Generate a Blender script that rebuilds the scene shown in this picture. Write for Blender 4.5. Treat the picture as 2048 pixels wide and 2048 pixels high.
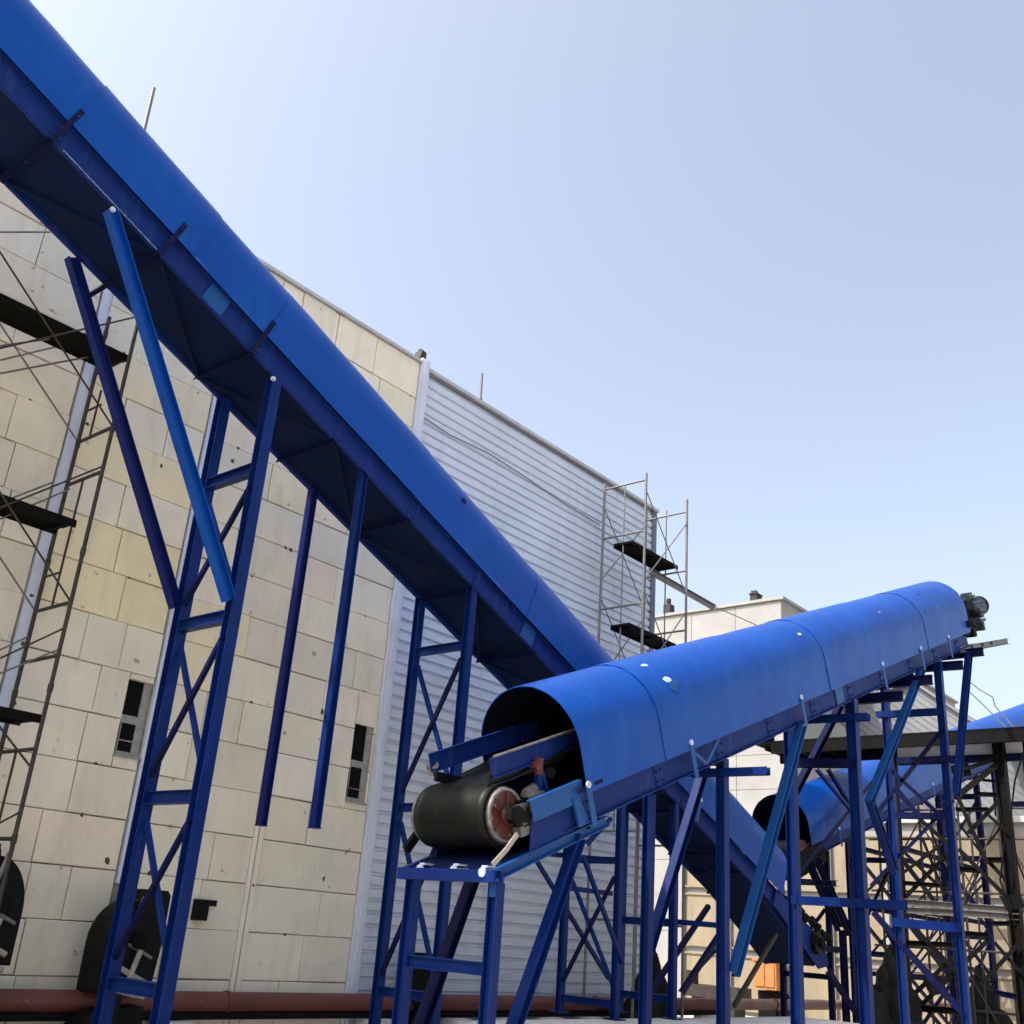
import bpy, math, random
from mathutils import Vector, Matrix

# ------------------------------------------------------------------ scene, camera, light
for o in list(bpy.data.objects):
    bpy.data.objects.remove(o)
S = bpy.context.scene
COL = S.collection
EYE = 2.2                        # camera height above the yard
F_PX, PITCH, ROLL, AZ = 2089.53, math.radians(21.9388), math.radians(4.436), math.radians(41.2836)
fw0 = Vector((math.cos(AZ), math.sin(AZ), 0)); rt0 = Vector((math.sin(AZ), -math.cos(AZ), 0)); UPV = Vector((0, 0, 1))
FW = math.cos(PITCH)*fw0 + math.sin(PITCH)*UPV
u0 = -math.sin(PITCH)*fw0 + math.cos(PITCH)*UPV
RT = math.cos(ROLL)*rt0 + math.sin(ROLL)*u0
UP = -math.sin(ROLL)*rt0 + math.cos(ROLL)*u0
cam = bpy.data.cameras.new('camera'); cam.sensor_width = 36; cam.lens = 36*F_PX/2048; cam.clip_end = 3000; cam.clip_start = 0.05
co = bpy.data.objects.new('camera', cam); COL.objects.link(co)
m = Matrix.Identity(4)
for i in range(3):
    m[i][0] = RT[i]; m[i][1] = UP[i]; m[i][2] = -FW[i]
m[2][3] = EYE
co.matrix_world = m
S.camera = co

SUN_DIR = Vector((-0.62, 0.30, 0.86)).normalized()     # towards the sun
sun = bpy.data.lights.new('sun', 'SUN'); sun.energy = 2.0; sun.angle = math.radians(0.6); sun.color = (1, 0.95, 0.88)
so = bpy.data.objects.new('sun', sun); COL.objects.link(so)
so.rotation_euler = SUN_DIR.to_track_quat('Z', 'Y').to_euler(); so.location = (0, 0, 40)
w = bpy.data.worlds.new('World'); S.world = w; w.use_nodes = True
nt = w.node_tree; bg = nt.nodes['Background']
sk = nt.nodes.new('ShaderNodeTexSky'); sk.sky_type = 'NISHITA'; sk.sun_disc = False
sk.sun_elevation = math.asin(SUN_DIR.z); sk.sun_rotation = math.atan2(SUN_DIR.x, SUN_DIR.y)
sk.air_density = 1.0; sk.dust_density = 5.0; sk.ozone_density = 1.2
hs = nt.nodes.new('ShaderNodeHueSaturation'); hs.inputs['Saturation'].default_value = 0.68; hs.inputs['Value'].default_value = 0.93
nt.links.new(sk.outputs[0], hs.inputs['Color']); nt.links.new(hs.outputs[0], bg.inputs[0]); bg.inputs[1].default_value = 0.15
S.view_settings.view_transform = 'Standard'; S.view_settings.look = 'None'
S.view_settings.exposure = 1.30; S.view_settings.gamma = 1
S.render.engine = 'CYCLES'

# ------------------------------------------------------------------ placing helpers (heights relative to the eye, lifted by EYE at the end)
def ray(u, v): return RT*((u-1024)/F_PX) - UP*((v-1024)/F_PX) + FW
def atY(u, v, Y): d = ray(u, v); return d*(Y/d.y)
def atX(u, v, X): d = ray(u, v); return d*(X/d.x)
def atZ(u, v, Z): d = ray(u, v); return d*(Z/d.z)

# ------------------------------------------------------------------ mesh builder
class MB:
    def __init__(s): s.v = []; s.f = []; s.smooth = []; s.mi = []
    def add(s, vs, fs, smooth=False, mi=0):
        b = len(s.v); s.v += [Vector(x) for x in vs]
        for f in fs: s.f.append([b+i for i in f]); s.smooth.append(smooth); s.mi.append(mi)
        return s
    def obox(s, c, ax, ay, az, hx, hy, hz, mi=0):
        c = Vector(c); vs = []
        for k in (-1, 1):
            for j in (-1, 1):
                for i in (-1, 1): vs.append(c+ax*(i*hx)+ay*(j*hy)+az*(k*hz))
        return s.add(vs, [(0,2,3,1),(4,5,7,6),(0,1,5,4),(2,6,7,3),(0,4,6,2),(1,3,7,5)], False, mi)
    def box(s, x0, x1, y0, y1, z0, z1, mi=0):
        return s.obox(((x0+x1)/2,(y0+y1)/2,(z0+z1)/2), Vector((1,0,0)), Vector((0,1,0)), Vector((0,0,1)), abs(x1-x0)/2, abs(y1-y0)/2, abs(z1-z0)/2, mi)
    def prism(s, pts, vec, mi=0):
        n = len(pts); vec = Vector(vec); vs = [Vector(p) for p in pts]+[Vector(p)+vec for p in pts]
        fs = [tuple(range(n)), tuple(range(2*n-1, n-1, -1))]+[(i, i+n, (i+1) % n+n, (i+1) % n) for i in range(n)]
        return s.add(vs, fs, False, mi)
    def beam(s, p, q, w=0.1, h=0.1, kind='box', side=None, t=None):
        p, q = Vector(p), Vector(q); d = (q-p); L = d.length; d.normalize()
        side = Vector(side) if side else Vector((0, 1, 0))
        a = side-d*side.dot(d)
        if a.length < 1e-3: a = Vector((1, 0, 0))-d*d.x
        a.normalize(); b = d.cross(a); c = (p+q)/2
        t = t or max(0.008, w*0.1)
        if kind == 'box': s.obox(c, d, a, b, L/2, w/2, h/2)
        elif kind == 'H':       # flanges spread along a, web along b
            s.obox(c+b*(h/2-t/2), d, a, b, L/2, w/2, t/2); s.obox(c-b*(h/2-t/2), d, a, b, L/2, w/2, t/2)
            s.obox(c, d, a, b, L/2, t/2, h/2-t)
        elif kind == 'L':
            s.obox(c-a*(w/2-t/2), d, a, b, L/2, t/2, h/2); s.obox(c+a*(t/2)-b*(h/2-t/2), d, a, b, L/2, w/2-t/2, t/2)
        elif kind == 'C':
            s.obox(c-a*(w/2-t/2), d, a, b, L/2, t/2, h/2)
            s.obox(c+b*(h/2-t/2)+a*(t/2), d, a, b, L/2, w/2-t/2, t/2); s.obox(c-b*(h/2-t/2)+a*(t/2), d, a, b, L/2, w/2-t/2, t/2)
        return s
    def cyl(s, p, q, r, n=16, r2=None, caps=True, smooth=True):
        p, q = Vector(p), Vector(q); d = (q-p).normalized(); r2 = r if r2 is None else r2
        a = d.orthogonal().normalized(); b = d.cross(a); vs = []
        for i in range(n):
            t = 2*math.pi*i/n; e = a*math.cos(t)+b*math.sin(t); vs += [p+e*r, q+e*r2]
        s.add(vs, [(2*i, 2*i+1, (2*i+3) % (2*n), (2*i+2) % (2*n)) for i in range(n)], smooth)
        if caps:
            s.add([vs[2*i] for i in range(n)], [tuple(range(n))]); s.add([vs[2*i+1] for i in range(n)], [tuple(range(n-1, -1, -1))])
        return s
    def ball(s, c, rx, ry, rz, n=10, jit=0, rnd=None):
        c = Vector(c); vs = []; fs = []
        for i in range(n+1):
            th = math.pi*i/n
            for j in range(2*n):
                ph = math.pi*j/n; k = 1+(rnd.uniform(-jit, jit) if rnd else 0)
                vs.append(c+Vector((rx*math.sin(th)*math.cos(ph)*k, ry*math.sin(th)*math.sin(ph)*k, rz*math.cos(th)*k)))
        for i in range(n):
            for j in range(2*n):
                fs.append((i*2*n+j, (i+1)*2*n+j, (i+1)*2*n+(j+1) % (2*n), i*2*n+(j+1) % (2*n)))
        return s.add(vs, fs, True)
    def build(s, name, mats, parent=None):
        off = Vector((0, 0, 0)); p = parent
        while p: off += p.location; p = p.parent
        me = bpy.data.meshes.new(name); me.from_pydata([v-off for v in s.v], [], s.f)
        for x in (mats if isinstance(mats, (list, tuple)) else [mats]): me.materials.append(x)
        me.polygons.foreach_set('use_smooth', s.smooth); me.polygons.foreach_set('material_index', s.mi)
        me.validate(); me.update()
        o = bpy.data.objects.new(name, me); COL.objects.link(o)
        if parent: o.parent = parent
        return o

def thing(name, label, cat, loc=(0, 0, 0), group=None):
    o = bpy.data.objects.new(name, None); COL.objects.link(o); o.empty_display_size = 0.3
    o.location = Vector(loc); o['label'] = label; o['category'] = cat
    if group: o['group'] = group
    return o
def tag(o, label, cat, group=None):
    o['label'] = label; o['category'] = cat
    if group: o['group'] = group
    return o
def recentre(o):
    """move a single-mesh thing's origin to its base"""
    me = o.data; xs = [v.co.copy() for v in me.vertices]
    c = Vector(((min(v.x for v in xs)+max(v.x for v in xs))/2, (min(v.y for v in xs)+max(v.y for v in xs))/2, min(v.z for v in xs)))
    for v in me.vertices: v.co -= c
    o.location = c; return o

# ------------------------------------------------------------------ materials
def mat(name, c1, c2=None, scale=3, rough=0.5, metal=0, bump=0.0, bscale=20, detail=6, stretch=(1, 1, 1), speck=None, speck_amt=0.62, speck_scale=30, coat=0, rvar=0.0, spec=0.5, stain=None, stain_amt=0.5, attr=None, dist=0.01, streak=None, streak_amt=0.56, streak_mix=0.6, streak_scale=(7, 7, 0.35)):
    mt = bpy.data.materials.new(name); mt.use_nodes = True; n = mt.node_tree; N = n.nodes; L = n.links
    b = N['Principled BSDF']; b.inputs['Roughness'].default_value = rough; b.inputs['Metallic'].default_value = metal
    b.inputs['Specular IOR Level'].default_value = spec; b.inputs['Coat Weight'].default_value = coat; b.inputs['Coat Roughness'].default_value = 0.15
    tc = N.new('ShaderNodeTexCoord'); mp = N.new('ShaderNodeMapping'); mp.inputs['Scale'].default_value = stretch
    L.new(tc.outputs['Object'], mp.inputs[0])
    def noise(sc, det=6, ro=0.6, src=mp):
        x = N.new('ShaderNodeTexNoise'); x.inputs['Scale'].default_value = sc; x.inputs['Detail'].default_value = det; x.inputs['Roughness'].default_value = ro
        L.new(src.outputs[0] if src is mp else src, x.inputs['Vector']); return x.outputs[0]
    def ramp(src, a, bb):
        r = N.new('ShaderNodeMapRange'); r.inputs[1].default_value = a; r.inputs[2].default_value = bb; r.clamp = True
        L.new(src, r.inputs[0]); return r.outputs[0]
    def mix(f, A, B):
        x = N.new('ShaderNodeMix'); x.data_type = 'RGBA'
        if isinstance(f, float): x.inputs[0].default_value = f
        else: L.new(f, x.inputs[0])
        for k, q in ((6, A), (7, B)):
            if isinstance(q, tuple): x.inputs[k].default_value = (*q, 1)
            else: L.new(q, x.inputs[k])
        return x.outputs[2]
    col = mix(ramp(noise(scale, detail), 0.32, 0.68), tuple(c1), tuple(c2 or c1))
    if attr:
        at = N.new('ShaderNodeAttribute'); at.attribute_name = attr
        y = N.new('ShaderNodeMix'); y.data_type = 'RGBA'; y.blend_type = 'MULTIPLY'; y.inputs[0].default_value = 1
        L.new(col, y.inputs[6]); L.new(at.outputs['Color'], y.inputs[7]); col = y.outputs[2]
    if stain:
        m2 = N.new('ShaderNodeMapping'); m2.inputs['Scale'].default_value = (1.6, 1.6, 0.35); L.new(tc.outputs['Object'], m2.inputs[0])
        col = mix(ramp(noise(1.7, 8, 0.7, m2.outputs[0]), stain_amt, stain_amt+0.25), col, tuple(stain))
    if streak:
        m3 = N.new('ShaderNodeMapping'); m3.inputs['Scale'].default_value = streak_scale; L.new(tc.outputs['Object'], m3.inputs[0])
        r3 = N.new('ShaderNodeMapRange'); r3.inputs[1].default_value = streak_amt; r3.inputs[2].default_value = streak_amt+0.16; r3.inputs[4].default_value = streak_mix
        L.new(noise(1.0, 9, 0.65, m3.outputs[0]), r3.inputs[0]); col = mix(r3.outputs[0], col, tuple(streak))
    if speck: col = mix(ramp(noise(speck_scale, 3, 0.5), speck_amt, speck_amt+0.05), col, tuple(speck))
    L.new(col, b.inputs['Base Color'])
    if rvar:
        r = N.new('ShaderNodeMapRange'); r.inputs[3].default_value = max(0.02, rough-rvar); r.inputs[4].default_value = rough+rvar
        L.new(noise(scale*2.3, 5), r.inputs[0]); L.new(r.outputs[0], b.inputs['Roughness'])
    if bump:
        bp = N.new('ShaderNodeBump'); bp.inputs['Strength'].default_value = bump; bp.inputs['Distance'].default_value = dist
        L.new(noise(bscale, 8), bp.inputs['Height']); L.new(bp.outputs[0], b.inputs['Normal'])
    return mt

M = {}
M['hood'] = mat('blue_gloss_paint', (0.0008, 0.045, 0.260), (0.0014, 0.058, 0.305), scale=0.9, rough=0.36, rvar=0.10, bump=0.6, bscale=1.6, dist=0.03, speck=(0.14, 0.28, 0.62), speck_amt=0.8, speck_scale=9, stain=(0.004, 0.03, 0.17), stain_amt=0.58, spec=0.17, streak=(0.010, 0.085, 0.33), streak_amt=0.55, streak_mix=0.55, streak_scale=(3.5, 3.5, 0.5))
M['channel'] = mat('indigo_blue_paint', (0.008, 0.019, 0.125), (0.004, 0.026, 0.145), scale=2.2, rough=0.48, rvar=0.12, bump=0.3, bscale=9, speck=(0.2, 0.25, 0.5), speck_amt=0.77, speck_scale=24, stain=(0.012, 0.018, 0.10), stain_amt=0.55, spec=0.1, streak=(0.03, 0.05, 0.19), streak_amt=0.54, streak_mix=0.6, streak_scale=(9, 9, 1.2))
M['steel_blue'] = mat('blue_structural_paint', (0.0018, 0.014, 0.098), (0.004, 0.021, 0.13), scale=2.5, rough=0.4, rvar=0.12, bump=0.2, bscale=12, speck=(0.02, 0.02, 0.05), speck_amt=0.72, speck_scale=18, stain=(0.008, 0.014, 0.09), stain_amt=0.58, spec=0.12, streak=(0.012, 0.045, 0.19), streak_amt=0.56, streak_mix=0.6, streak_scale=(14, 14, 1.0))
M['hood_inner'] = mat('hood_inner_painted_shade', (0.003, 0.006, 0.014), (0.005, 0.009, 0.02), scale=2, rough=0.7, spec=0.1)  # shade inside the hood, painted in as near-black colour
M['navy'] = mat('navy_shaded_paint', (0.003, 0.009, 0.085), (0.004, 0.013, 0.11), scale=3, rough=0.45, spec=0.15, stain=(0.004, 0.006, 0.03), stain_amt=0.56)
M['light_blue'] = mat('light_blue_and_sunlit_paint', (0.01, 0.07, 0.235), (0.008, 0.058, 0.215), scale=4, rough=0.4, rvar=0.1, speck=(0.4, 0.5, 0.7), speck_amt=0.76, speck_scale=30, spec=0.2)  # pale clips and marks; also rails and braces coloured to look sunlit
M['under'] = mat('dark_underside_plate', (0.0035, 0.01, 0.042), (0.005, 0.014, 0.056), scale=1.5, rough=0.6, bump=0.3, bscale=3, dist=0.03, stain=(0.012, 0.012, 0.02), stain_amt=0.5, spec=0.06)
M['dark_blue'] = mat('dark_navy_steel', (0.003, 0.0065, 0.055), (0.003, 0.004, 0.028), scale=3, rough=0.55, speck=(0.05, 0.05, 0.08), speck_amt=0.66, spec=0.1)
M['black_steel'] = mat('black_weathered_steel', (0.004, 0.004, 0.0048), (0.008, 0.0075, 0.007), scale=5, rough=0.65, bump=0.4, bscale=30, stain=(0.014, 0.011, 0.009), stain_amt=0.55, spec=0.08)
M['grey_steel'] = mat('grey_galvanised_steel', (0.14, 0.135, 0.13), (0.2, 0.195, 0.19), scale=8, rough=0.5, metal=0.5, bump=0.3, bscale=40, stain=(0.13, 0.10, 0.08), stain_amt=0.52)
M['scaff_dark'] = mat('rusty_dark_scaffold_tube', (0.025, 0.022, 0.019), (0.05, 0.043, 0.036), scale=6, rough=0.6, metal=0.0, bump=0.4, bscale=40, spec=0.25)
M['plank'] = mat('weathered_black_plank', (0.004, 0.004, 0.0038), (0.009, 0.0085, 0.008), scale=5, rough=0.8, bump=0.8, bscale=22, stretch=(0.4, 3, 3), spec=0.06)
M['rubber'] = mat('black_rubber_belt', (0.0022, 0.0025, 0.0024), (0.005, 0.0055, 0.005), scale=6, rough=0.48, rvar=0.1, bump=0.3, bscale=14, stain=(0.014, 0.013, 0.012), stain_amt=0.56, spec=0.22, streak=(0.03, 0.026, 0.022), streak_amt=0.56, streak_mix=0.5, streak_scale=(3, 12, 3))
M['beltedge'] = mat('worn_belt_edge', (0.34, 0.30, 0.26), (0.20, 0.17, 0.14), scale=14, rough=0.7)
M['red_iron'] = mat('red_oxide_cast_iron', (0.11, 0.014, 0.011), (0.06, 0.012, 0.01), scale=9, rough=0.55, bump=0.6, bscale=30, speck=(0.30, 0.18, 0.15), speck_amt=0.62, speck_scale=14)
M['pale_iron'] = mat('scuffed_pale_steel', (0.26, 0.24, 0.24), (0.12, 0.1, 0.1), scale=12, rough=0.5, metal=0.4)
M['block'] = mat('cream_wall_block', (0.83, 0.765, 0.63), (0.745, 0.685, 0.565), scale=1.6, rough=0.85, bump=0.7, bscale=25, speck=(0.40, 0.34, 0.27), speck_amt=0.7, speck_scale=6, stain=(0.58, 0.52, 0.41), stain_amt=0.56, attr='tint', spec=0.2, streak=(0.50, 0.44, 0.35), streak_amt=0.54, streak_mix=0.42, streak_scale=(2.6, 2.6, 0.5))
M['block_plain'] = mat('cream_wall_edge', (0.83, 0.765, 0.63), (0.745, 0.685, 0.565), scale=2, rough=0.85, bump=0.3, bscale=25, stain=(0.60, 0.56, 0.47), stain_amt=0.56, spec=0.2, streak=(0.50, 0.44, 0.35), streak_amt=0.54, streak_mix=0.42, streak_scale=(2.6, 2.6, 0.5))
M['joint'] = mat('dark_open_joint', (0.09, 0.08, 0.065), (0.46, 0.42, 0.35), scale=2.2, rough=0.95)
M['rust_seal'] = mat('dark_hole_dirt', (0.05, 0.038, 0.03), (0.10, 0.08, 0.06), scale=20, rough=0.95)
M['trim'] = mat('pale_lilac_metal_trim', (0.62, 0.65, 0.74), (0.54, 0.57, 0.66), scale=2, rough=0.5, stain=(0.33, 0.34, 0.40), stain_amt=0.58)
M['clad'] = mat('grey_blue_corrugated_sheet', (0.54, 0.59, 0.67), (0.6, 0.65, 0.73), scale=0.8, rough=0.42, metal=0.15, rvar=0.08, bump=0.3, bscale=2.5, dist=0.02, stain=(0.42, 0.46, 0.54), stain_amt=0.6, streak=(0.36, 0.40, 0.48), streak_amt=0.55, streak_mix=0.5, streak_scale=(2.5, 2.5, 0.25))
M['clad_dark'] = mat('dark_cladding_groove', (0.10, 0.115, 0.15), (0.13, 0.15, 0.19), scale=3, rough=0.6)
M['coping'] = mat('weathered_coping', (0.36, 0.37, 0.38), (0.48, 0.48, 0.47), scale=4, rough=0.7)
M['glass'] = mat('dark_window_void', (0.004, 0.004, 0.004), (0.01, 0.009, 0.008), scale=10, rough=0.6, spec=0.05)
M['wframe'] = mat('old_window_frame', (0.36, 0.35, 0.32), (0.22, 0.21, 0.19), scale=9, rough=0.8)
M['pipe'] = mat('oxide_red_pipe', (0.15, 0.035, 0.024), (0.1, 0.026, 0.02), scale=2, rough=0.55, bump=0.4, bscale=14, stain=(0.07, 0.035, 0.025), stain_amt=0.52, speck=(0.26, 0.12, 0.09), speck_amt=0.7, speck_scale=10)
M['concrete'] = mat('pale_concrete', (0.46, 0.45, 0.43), (0.62, 0.61, 0.58), scale=3, rough=0.9, bump=0.5, bscale=20, speck=(0.25, 0.23, 0.2), speck_amt=0.68, speck_scale=9)
M['yard'] = mat('dusty_yard_ground', (0.42, 0.375, 0.3), (0.5, 0.45, 0.37), scale=0.6, rough=0.95, bump=0.6, bscale=6, spec=0.2)
M['farwall'] = mat('cream_far_wall', (0.34, 0.325, 0.285), (0.28, 0.265, 0.235), scale=0.8, rough=0.85, stain=(0.28, 0.25, 0.21), stain_amt=0.58)
M['farpanel'] = mat('tan_infill_panel', (0.29, 0.245, 0.17), (0.24, 0.2, 0.135), scale=1.2, rough=0.85, stretch=(1, 3, 0.5), stain=(0.19, 0.15, 0.095), stain_amt=0.52)
M['farwhite'] = mat('off_white_pilaster', (0.32, 0.315, 0.3), (0.27, 0.265, 0.25), scale=1, rough=0.8, stain=(0.29, 0.28, 0.25), stain_amt=0.6)
M['fargrey'] = mat('ribbed_grey_roof_sheet', (0.13, 0.135, 0.15), (0.19, 0.195, 0.21), scale=0.7, rough=0.55)
M['orange'] = mat('faded_orange_paint', (0.50, 0.20, 0.05), (0.38, 0.15, 0.05), scale=3, rough=0.7)
M['blackobj'] = mat('sooty_black_casing', (0.003, 0.0035, 0.0035), (0.007, 0.0075, 0.0075), scale=5, rough=0.6, bump=0.5, bscale=12, spec=0.12)
M['green_grey'] = mat('grey_green_motor_paint', (0.018, 0.03, 0.036), (0.038, 0.052, 0.058), scale=8, rough=0.5, speck=(0.18, 0.2, 0.2), speck_amt=0.66)
M['white'] = mat('white_chalk_mark', (0.5, 0.56, 0.68), (0.34, 0.42, 0.58), scale=20, rough=0.7)
M['weld'] = mat('chalky_blue_weld', (0.20, 0.27, 0.46), (0.08, 0.14, 0.34), scale=30, rough=0.8)
M['pipe_pale'] = mat('faded_red_brown_pipe', (0.24, 0.13, 0.10), (0.32, 0.21, 0.17), scale=1.5, rough=0.7, stain=(0.12, 0.06, 0.045), stain_amt=0.52)
M['cable'] = mat('grey_cable', (0.10, 0.10, 0.11), (0.13, 0.13, 0.14), rough=0.6)
M['rope'] = mat('pale_hemp_strap', (0.42, 0.38, 0.33), (0.3, 0.27, 0.23), scale=30, rough=0.9)

BLUE = M['steel_blue']; DARK = M['dark_blue']; BLK = M['black_steel']
GZ = -EYE
rnd = random.Random(7)

# ------------------------------------------------------------------ ground and slab
g = MB(); g.add([(-800, -800, GZ), (900, -800, GZ), (900, 900, GZ), (-800, 900, GZ)], [(0, 1, 2, 3)])
o = g.build('ground', M['yard']); o['kind'] = 'structure'
g = MB(); g.box(11.6, 21.9, 4.6, 10.45, GZ-0.1, -1.13)
o = g.build('concrete_pavement', M['concrete']); o['kind'] = 'structure'

# ------------------------------------------------------------------ cream block building
D = 13.6
bld = thing('factory_building', 'cream block factory wall with pale vertical joints and small dark windows', 'building', (4, D, GZ))
wl = MB(); wl.box(-9, 12.34, D+0.02, D+16, GZ, 10.36); wall = wl.build('wall', M['joint'], bld)
wins = [(7.60, 8.0, 1.90, 2.93), (11.86, 12.30, 1.86, 3.12)]
bl = MB(); tints = []
PITCHZ = 0.655
bays = [-9, -6.9, -4.75, -2.6, -0.45, 1.7, 3.85, 5.95, 8.08, 10.22, 12.34]
z0 = -0.905-2*PITCHZ; k = 0
zlines = []
z = GZ
zz = -0.905-PITCHZ
zlines = [GZ]
while zz < 10.2: zlines.append(zz); zz += PITCHZ
zlines.append(10.36)
for bi in range(len(bays)-1):
    xa, xb = bays[bi]+(0.09 if 0 < bi else 0), bays[bi+1]-(0.09 if bi < len(bays)-2 else 0.0)
    for ci in range(len(zlines)-1):
        za, zb = zlines[ci], zlines[ci+1]
        r = rnd.random()
        if r < 0.16: cuts = []
        elif r < 0.85: cuts = [rnd.uniform(0.3, 0.7)]
        else: cuts = [rnd.uniform(0.25, 0.4), rnd.uniform(0.6, 0.75)]
        xs = [xa]+[xa+(xb-xa)*c for c in cuts]+[xb]
        for i in range(len(xs)-1):
            x1, x2 = xs[i], xs[i+1]
            t = rnd.random()
            if t < 0.07: tn = (1.0, 0.96, 0.80)
            elif t < 0.16: tn = (1.0, 0.93, 0.89)
            else: q = rnd.uniform(0.90, 1.02); tn = (q, q, q*rnd.uniform(0.95, 1.0))
            if (abs(za-4.335) < 0.4 or abs(za-3.68) < 0.3) and 5.9 < x1 < 8.05: tn = (1.0, 0.95, 0.76)
            # leave the window openings free
            pieces = [(x1, x2, za, zb)]
            for (wx0, wx1, wz0, wz1) in wins:
                out = []
                for (a, b_, c, d_) in pieces:
                    if b_ <= wx0 or a >= wx1 or d_ <= wz0 or c >= wz1: out.append((a, b_, c, d_)); continue
                    if a < wx0: out.append((a, wx0, c, d_))
                    if b_ > wx1: out.append((wx1, b_, c, d_))
                    ma, mb_ = max(a, wx0), min(b_, wx1)
                    if c < wz0: out.append((ma, mb_, c, wz0))
                    if d_ > wz1: out.append((ma, mb_, wz1, d_))
                pieces = out
            dp = rnd.uniform(-0.004, 0.020)
            for (a, b_, c, d_) in pieces:
                g1 = rnd.uniform(0.002, 0.010); e = 0.009
                if b_-a < 0.03 or d_-c < 0.03: continue
                y = D-0.03-dp; j = lambda s=0.004: rnd.uniform(-s, s)
                a0, b0, c0, d0 = a+g1, b_-g1, c+g1, d_-g1
                o4 = [(a0+j(), c0+j()), (b0+j(), c0+j()), (b0+j(), d0+j()), (a0+j(), d0+j())]
                i4 = [(o4[0][0]+e, o4[0][1]+e), (o4[1][0]-e, o4[1][1]+e), (o4[2][0]-e, o4[2][1]-e), (o4[3][0]+e, o4[3][1]-e)]
                vs = [(p[0], D+0.021, p[1]) for p in o4]+[(p[0], y+e, p[1]) for p in o4]+[(p[0], y+j(0.002), p[1]) for p in i4]
                fs = [(8, 9, 10, 11)]+[(q, (q+1) % 4, (q+1) % 4+4, q+4) for q in range(4)]+[(q+4, (q+1) % 4+4, (q+1) % 4+8, q+8) for q in range(4)]
                bl.add(vs, fs); tints += [tn]*12
blk = bl.build('block_facing', M['block'], wall)
ca = blk.data.color_attributes.new('tint', 'FLOAT_COLOR', 'POINT')
for i, t in enumerate(tints): ca.data[i].color = (*t, 1)
for x in bays[1:-1]:
    tr = MB(); wdt = 0.085 if x in (5.95, 8.08) else 0.03
    if x in (5.95, 8.08, 3.85, 1.7):
        tr.box(x-0.06, x+0.045, D-0.045, D+0.02, (0.25 if x == 8.08 else GZ), 10.34); tr.box(x+0.045, x+0.085, D-0.03, D+0.02, GZ, 10.34)
    else:
        tr.box(x-0.09, x-0.012, D-0.034, D+0.02, GZ, 10.34); tr.box(x+0.012, x+0.09, D-0.038, D+0.02, GZ, 10.34)
    tr.build('joint_trim', M['trim'] if x in (5.95, 8.08, 3.85, 1.7) else M['block_plain'], bld)
cp = MB(); cp.prism([(-9, D-0.10, 10.362), (-9, D-0.10, 10.47), (12.34, D-0.10, 10.42), (12.34, D-0.10, 10.362)], (0, 16, 0)); cp.build('coping', M['coping'], bld)
for (x0, x1, z_0, z_1) in wins:
    w0 = MB(); w0.box(x0-0.01, x1+0.01, D+0.021, D+0.06, z_0-0.01, z_1+0.01); wn = w0.build('window', M['rust_seal'], bld)
    zm = (z_0+z_1)/2-0.03
    f0 = MB(); xr = x1-0.14
    f0.box(xr, x1-0.03, D-0.01, D+0.02, z_0, z_1); f0.box(x0, xr, D-0.005, D+0.02, zm-0.05, zm+0.06); f0.box(x0, xr, D-0.005, D+0.02, z_0, z_0+0.05)
    f0.build('frame', M['wframe'], wn)
    p0 = MB(); p0.box(x0-0.02, x1, D-0.075, D+0.01, z_0-0.035, z_0-0.002); p0.build('sill', M['wframe'], wn)
    p0 = MB(); p0.box(x0+0.02, x0+0.04, D-0.012, D+0.008, z_0+0.05, zm-0.05); p0.box(x0+0.02, xr, D-0.012, D+0.008, z_0+0.19, z_0+0.205); p0.build('glazing_bar', M['joint'], wn)
    p0 = MB(); p0.box(x0, xr, D+0.01, D+0.02, z_0+0.05, zm-0.05); p0.build('pane', M['glass'], wn)
    p0 = MB(); p0.box(x0, xr, D+0.01, D+0.02, zm+0.06, z_1); p0.build('pane', M['glass'], wn)
# dirt holes and chipped fixings on the joints
for _ in range(50):
    x = rnd.uniform(3, 12.2); zc = rnd.choice(zlines[1:-1])+rnd.uniform(-0.02, 0.02); r = rnd.uniform(0.012, 0.035)
    if any(a-0.1 < x < b_+0.1 and c-.1 < zc < d_+.1 for a, b_, c, d_ in wins): continue
    n = rnd.randint(5, 8); pts = [(x+r*rnd.uniform(.6, 1.3)*math.cos(6.283*i/n), D-0.046, zc+r*rnd.uniform(.6, 1.3)*math.sin(6.283*i/n)) for i in range(n)]
    MB().prism(pts, (0, 0.03, 0)).build('chipped_hole', M['rust_seal'], wall)
for _ in range(16):
    x = rnd.uniform(4, 12.2); zc = rnd.uniform(-0.8, 9.5); n = 7; r = rnd.uniform(0.015, 0.05)
    pts = [(x+r*rnd.uniform(.3, 1.3)*math.cos(6.283*i/n), D-0.046, zc+1.6*r*rnd.uniform(.4, 1.3)*math.sin(6.283*i/n)) for i in range(n)]
    MB().prism(pts, (0, 0.03, 0)).build('chipped_hole', M['rust_seal'], wall)

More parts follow.
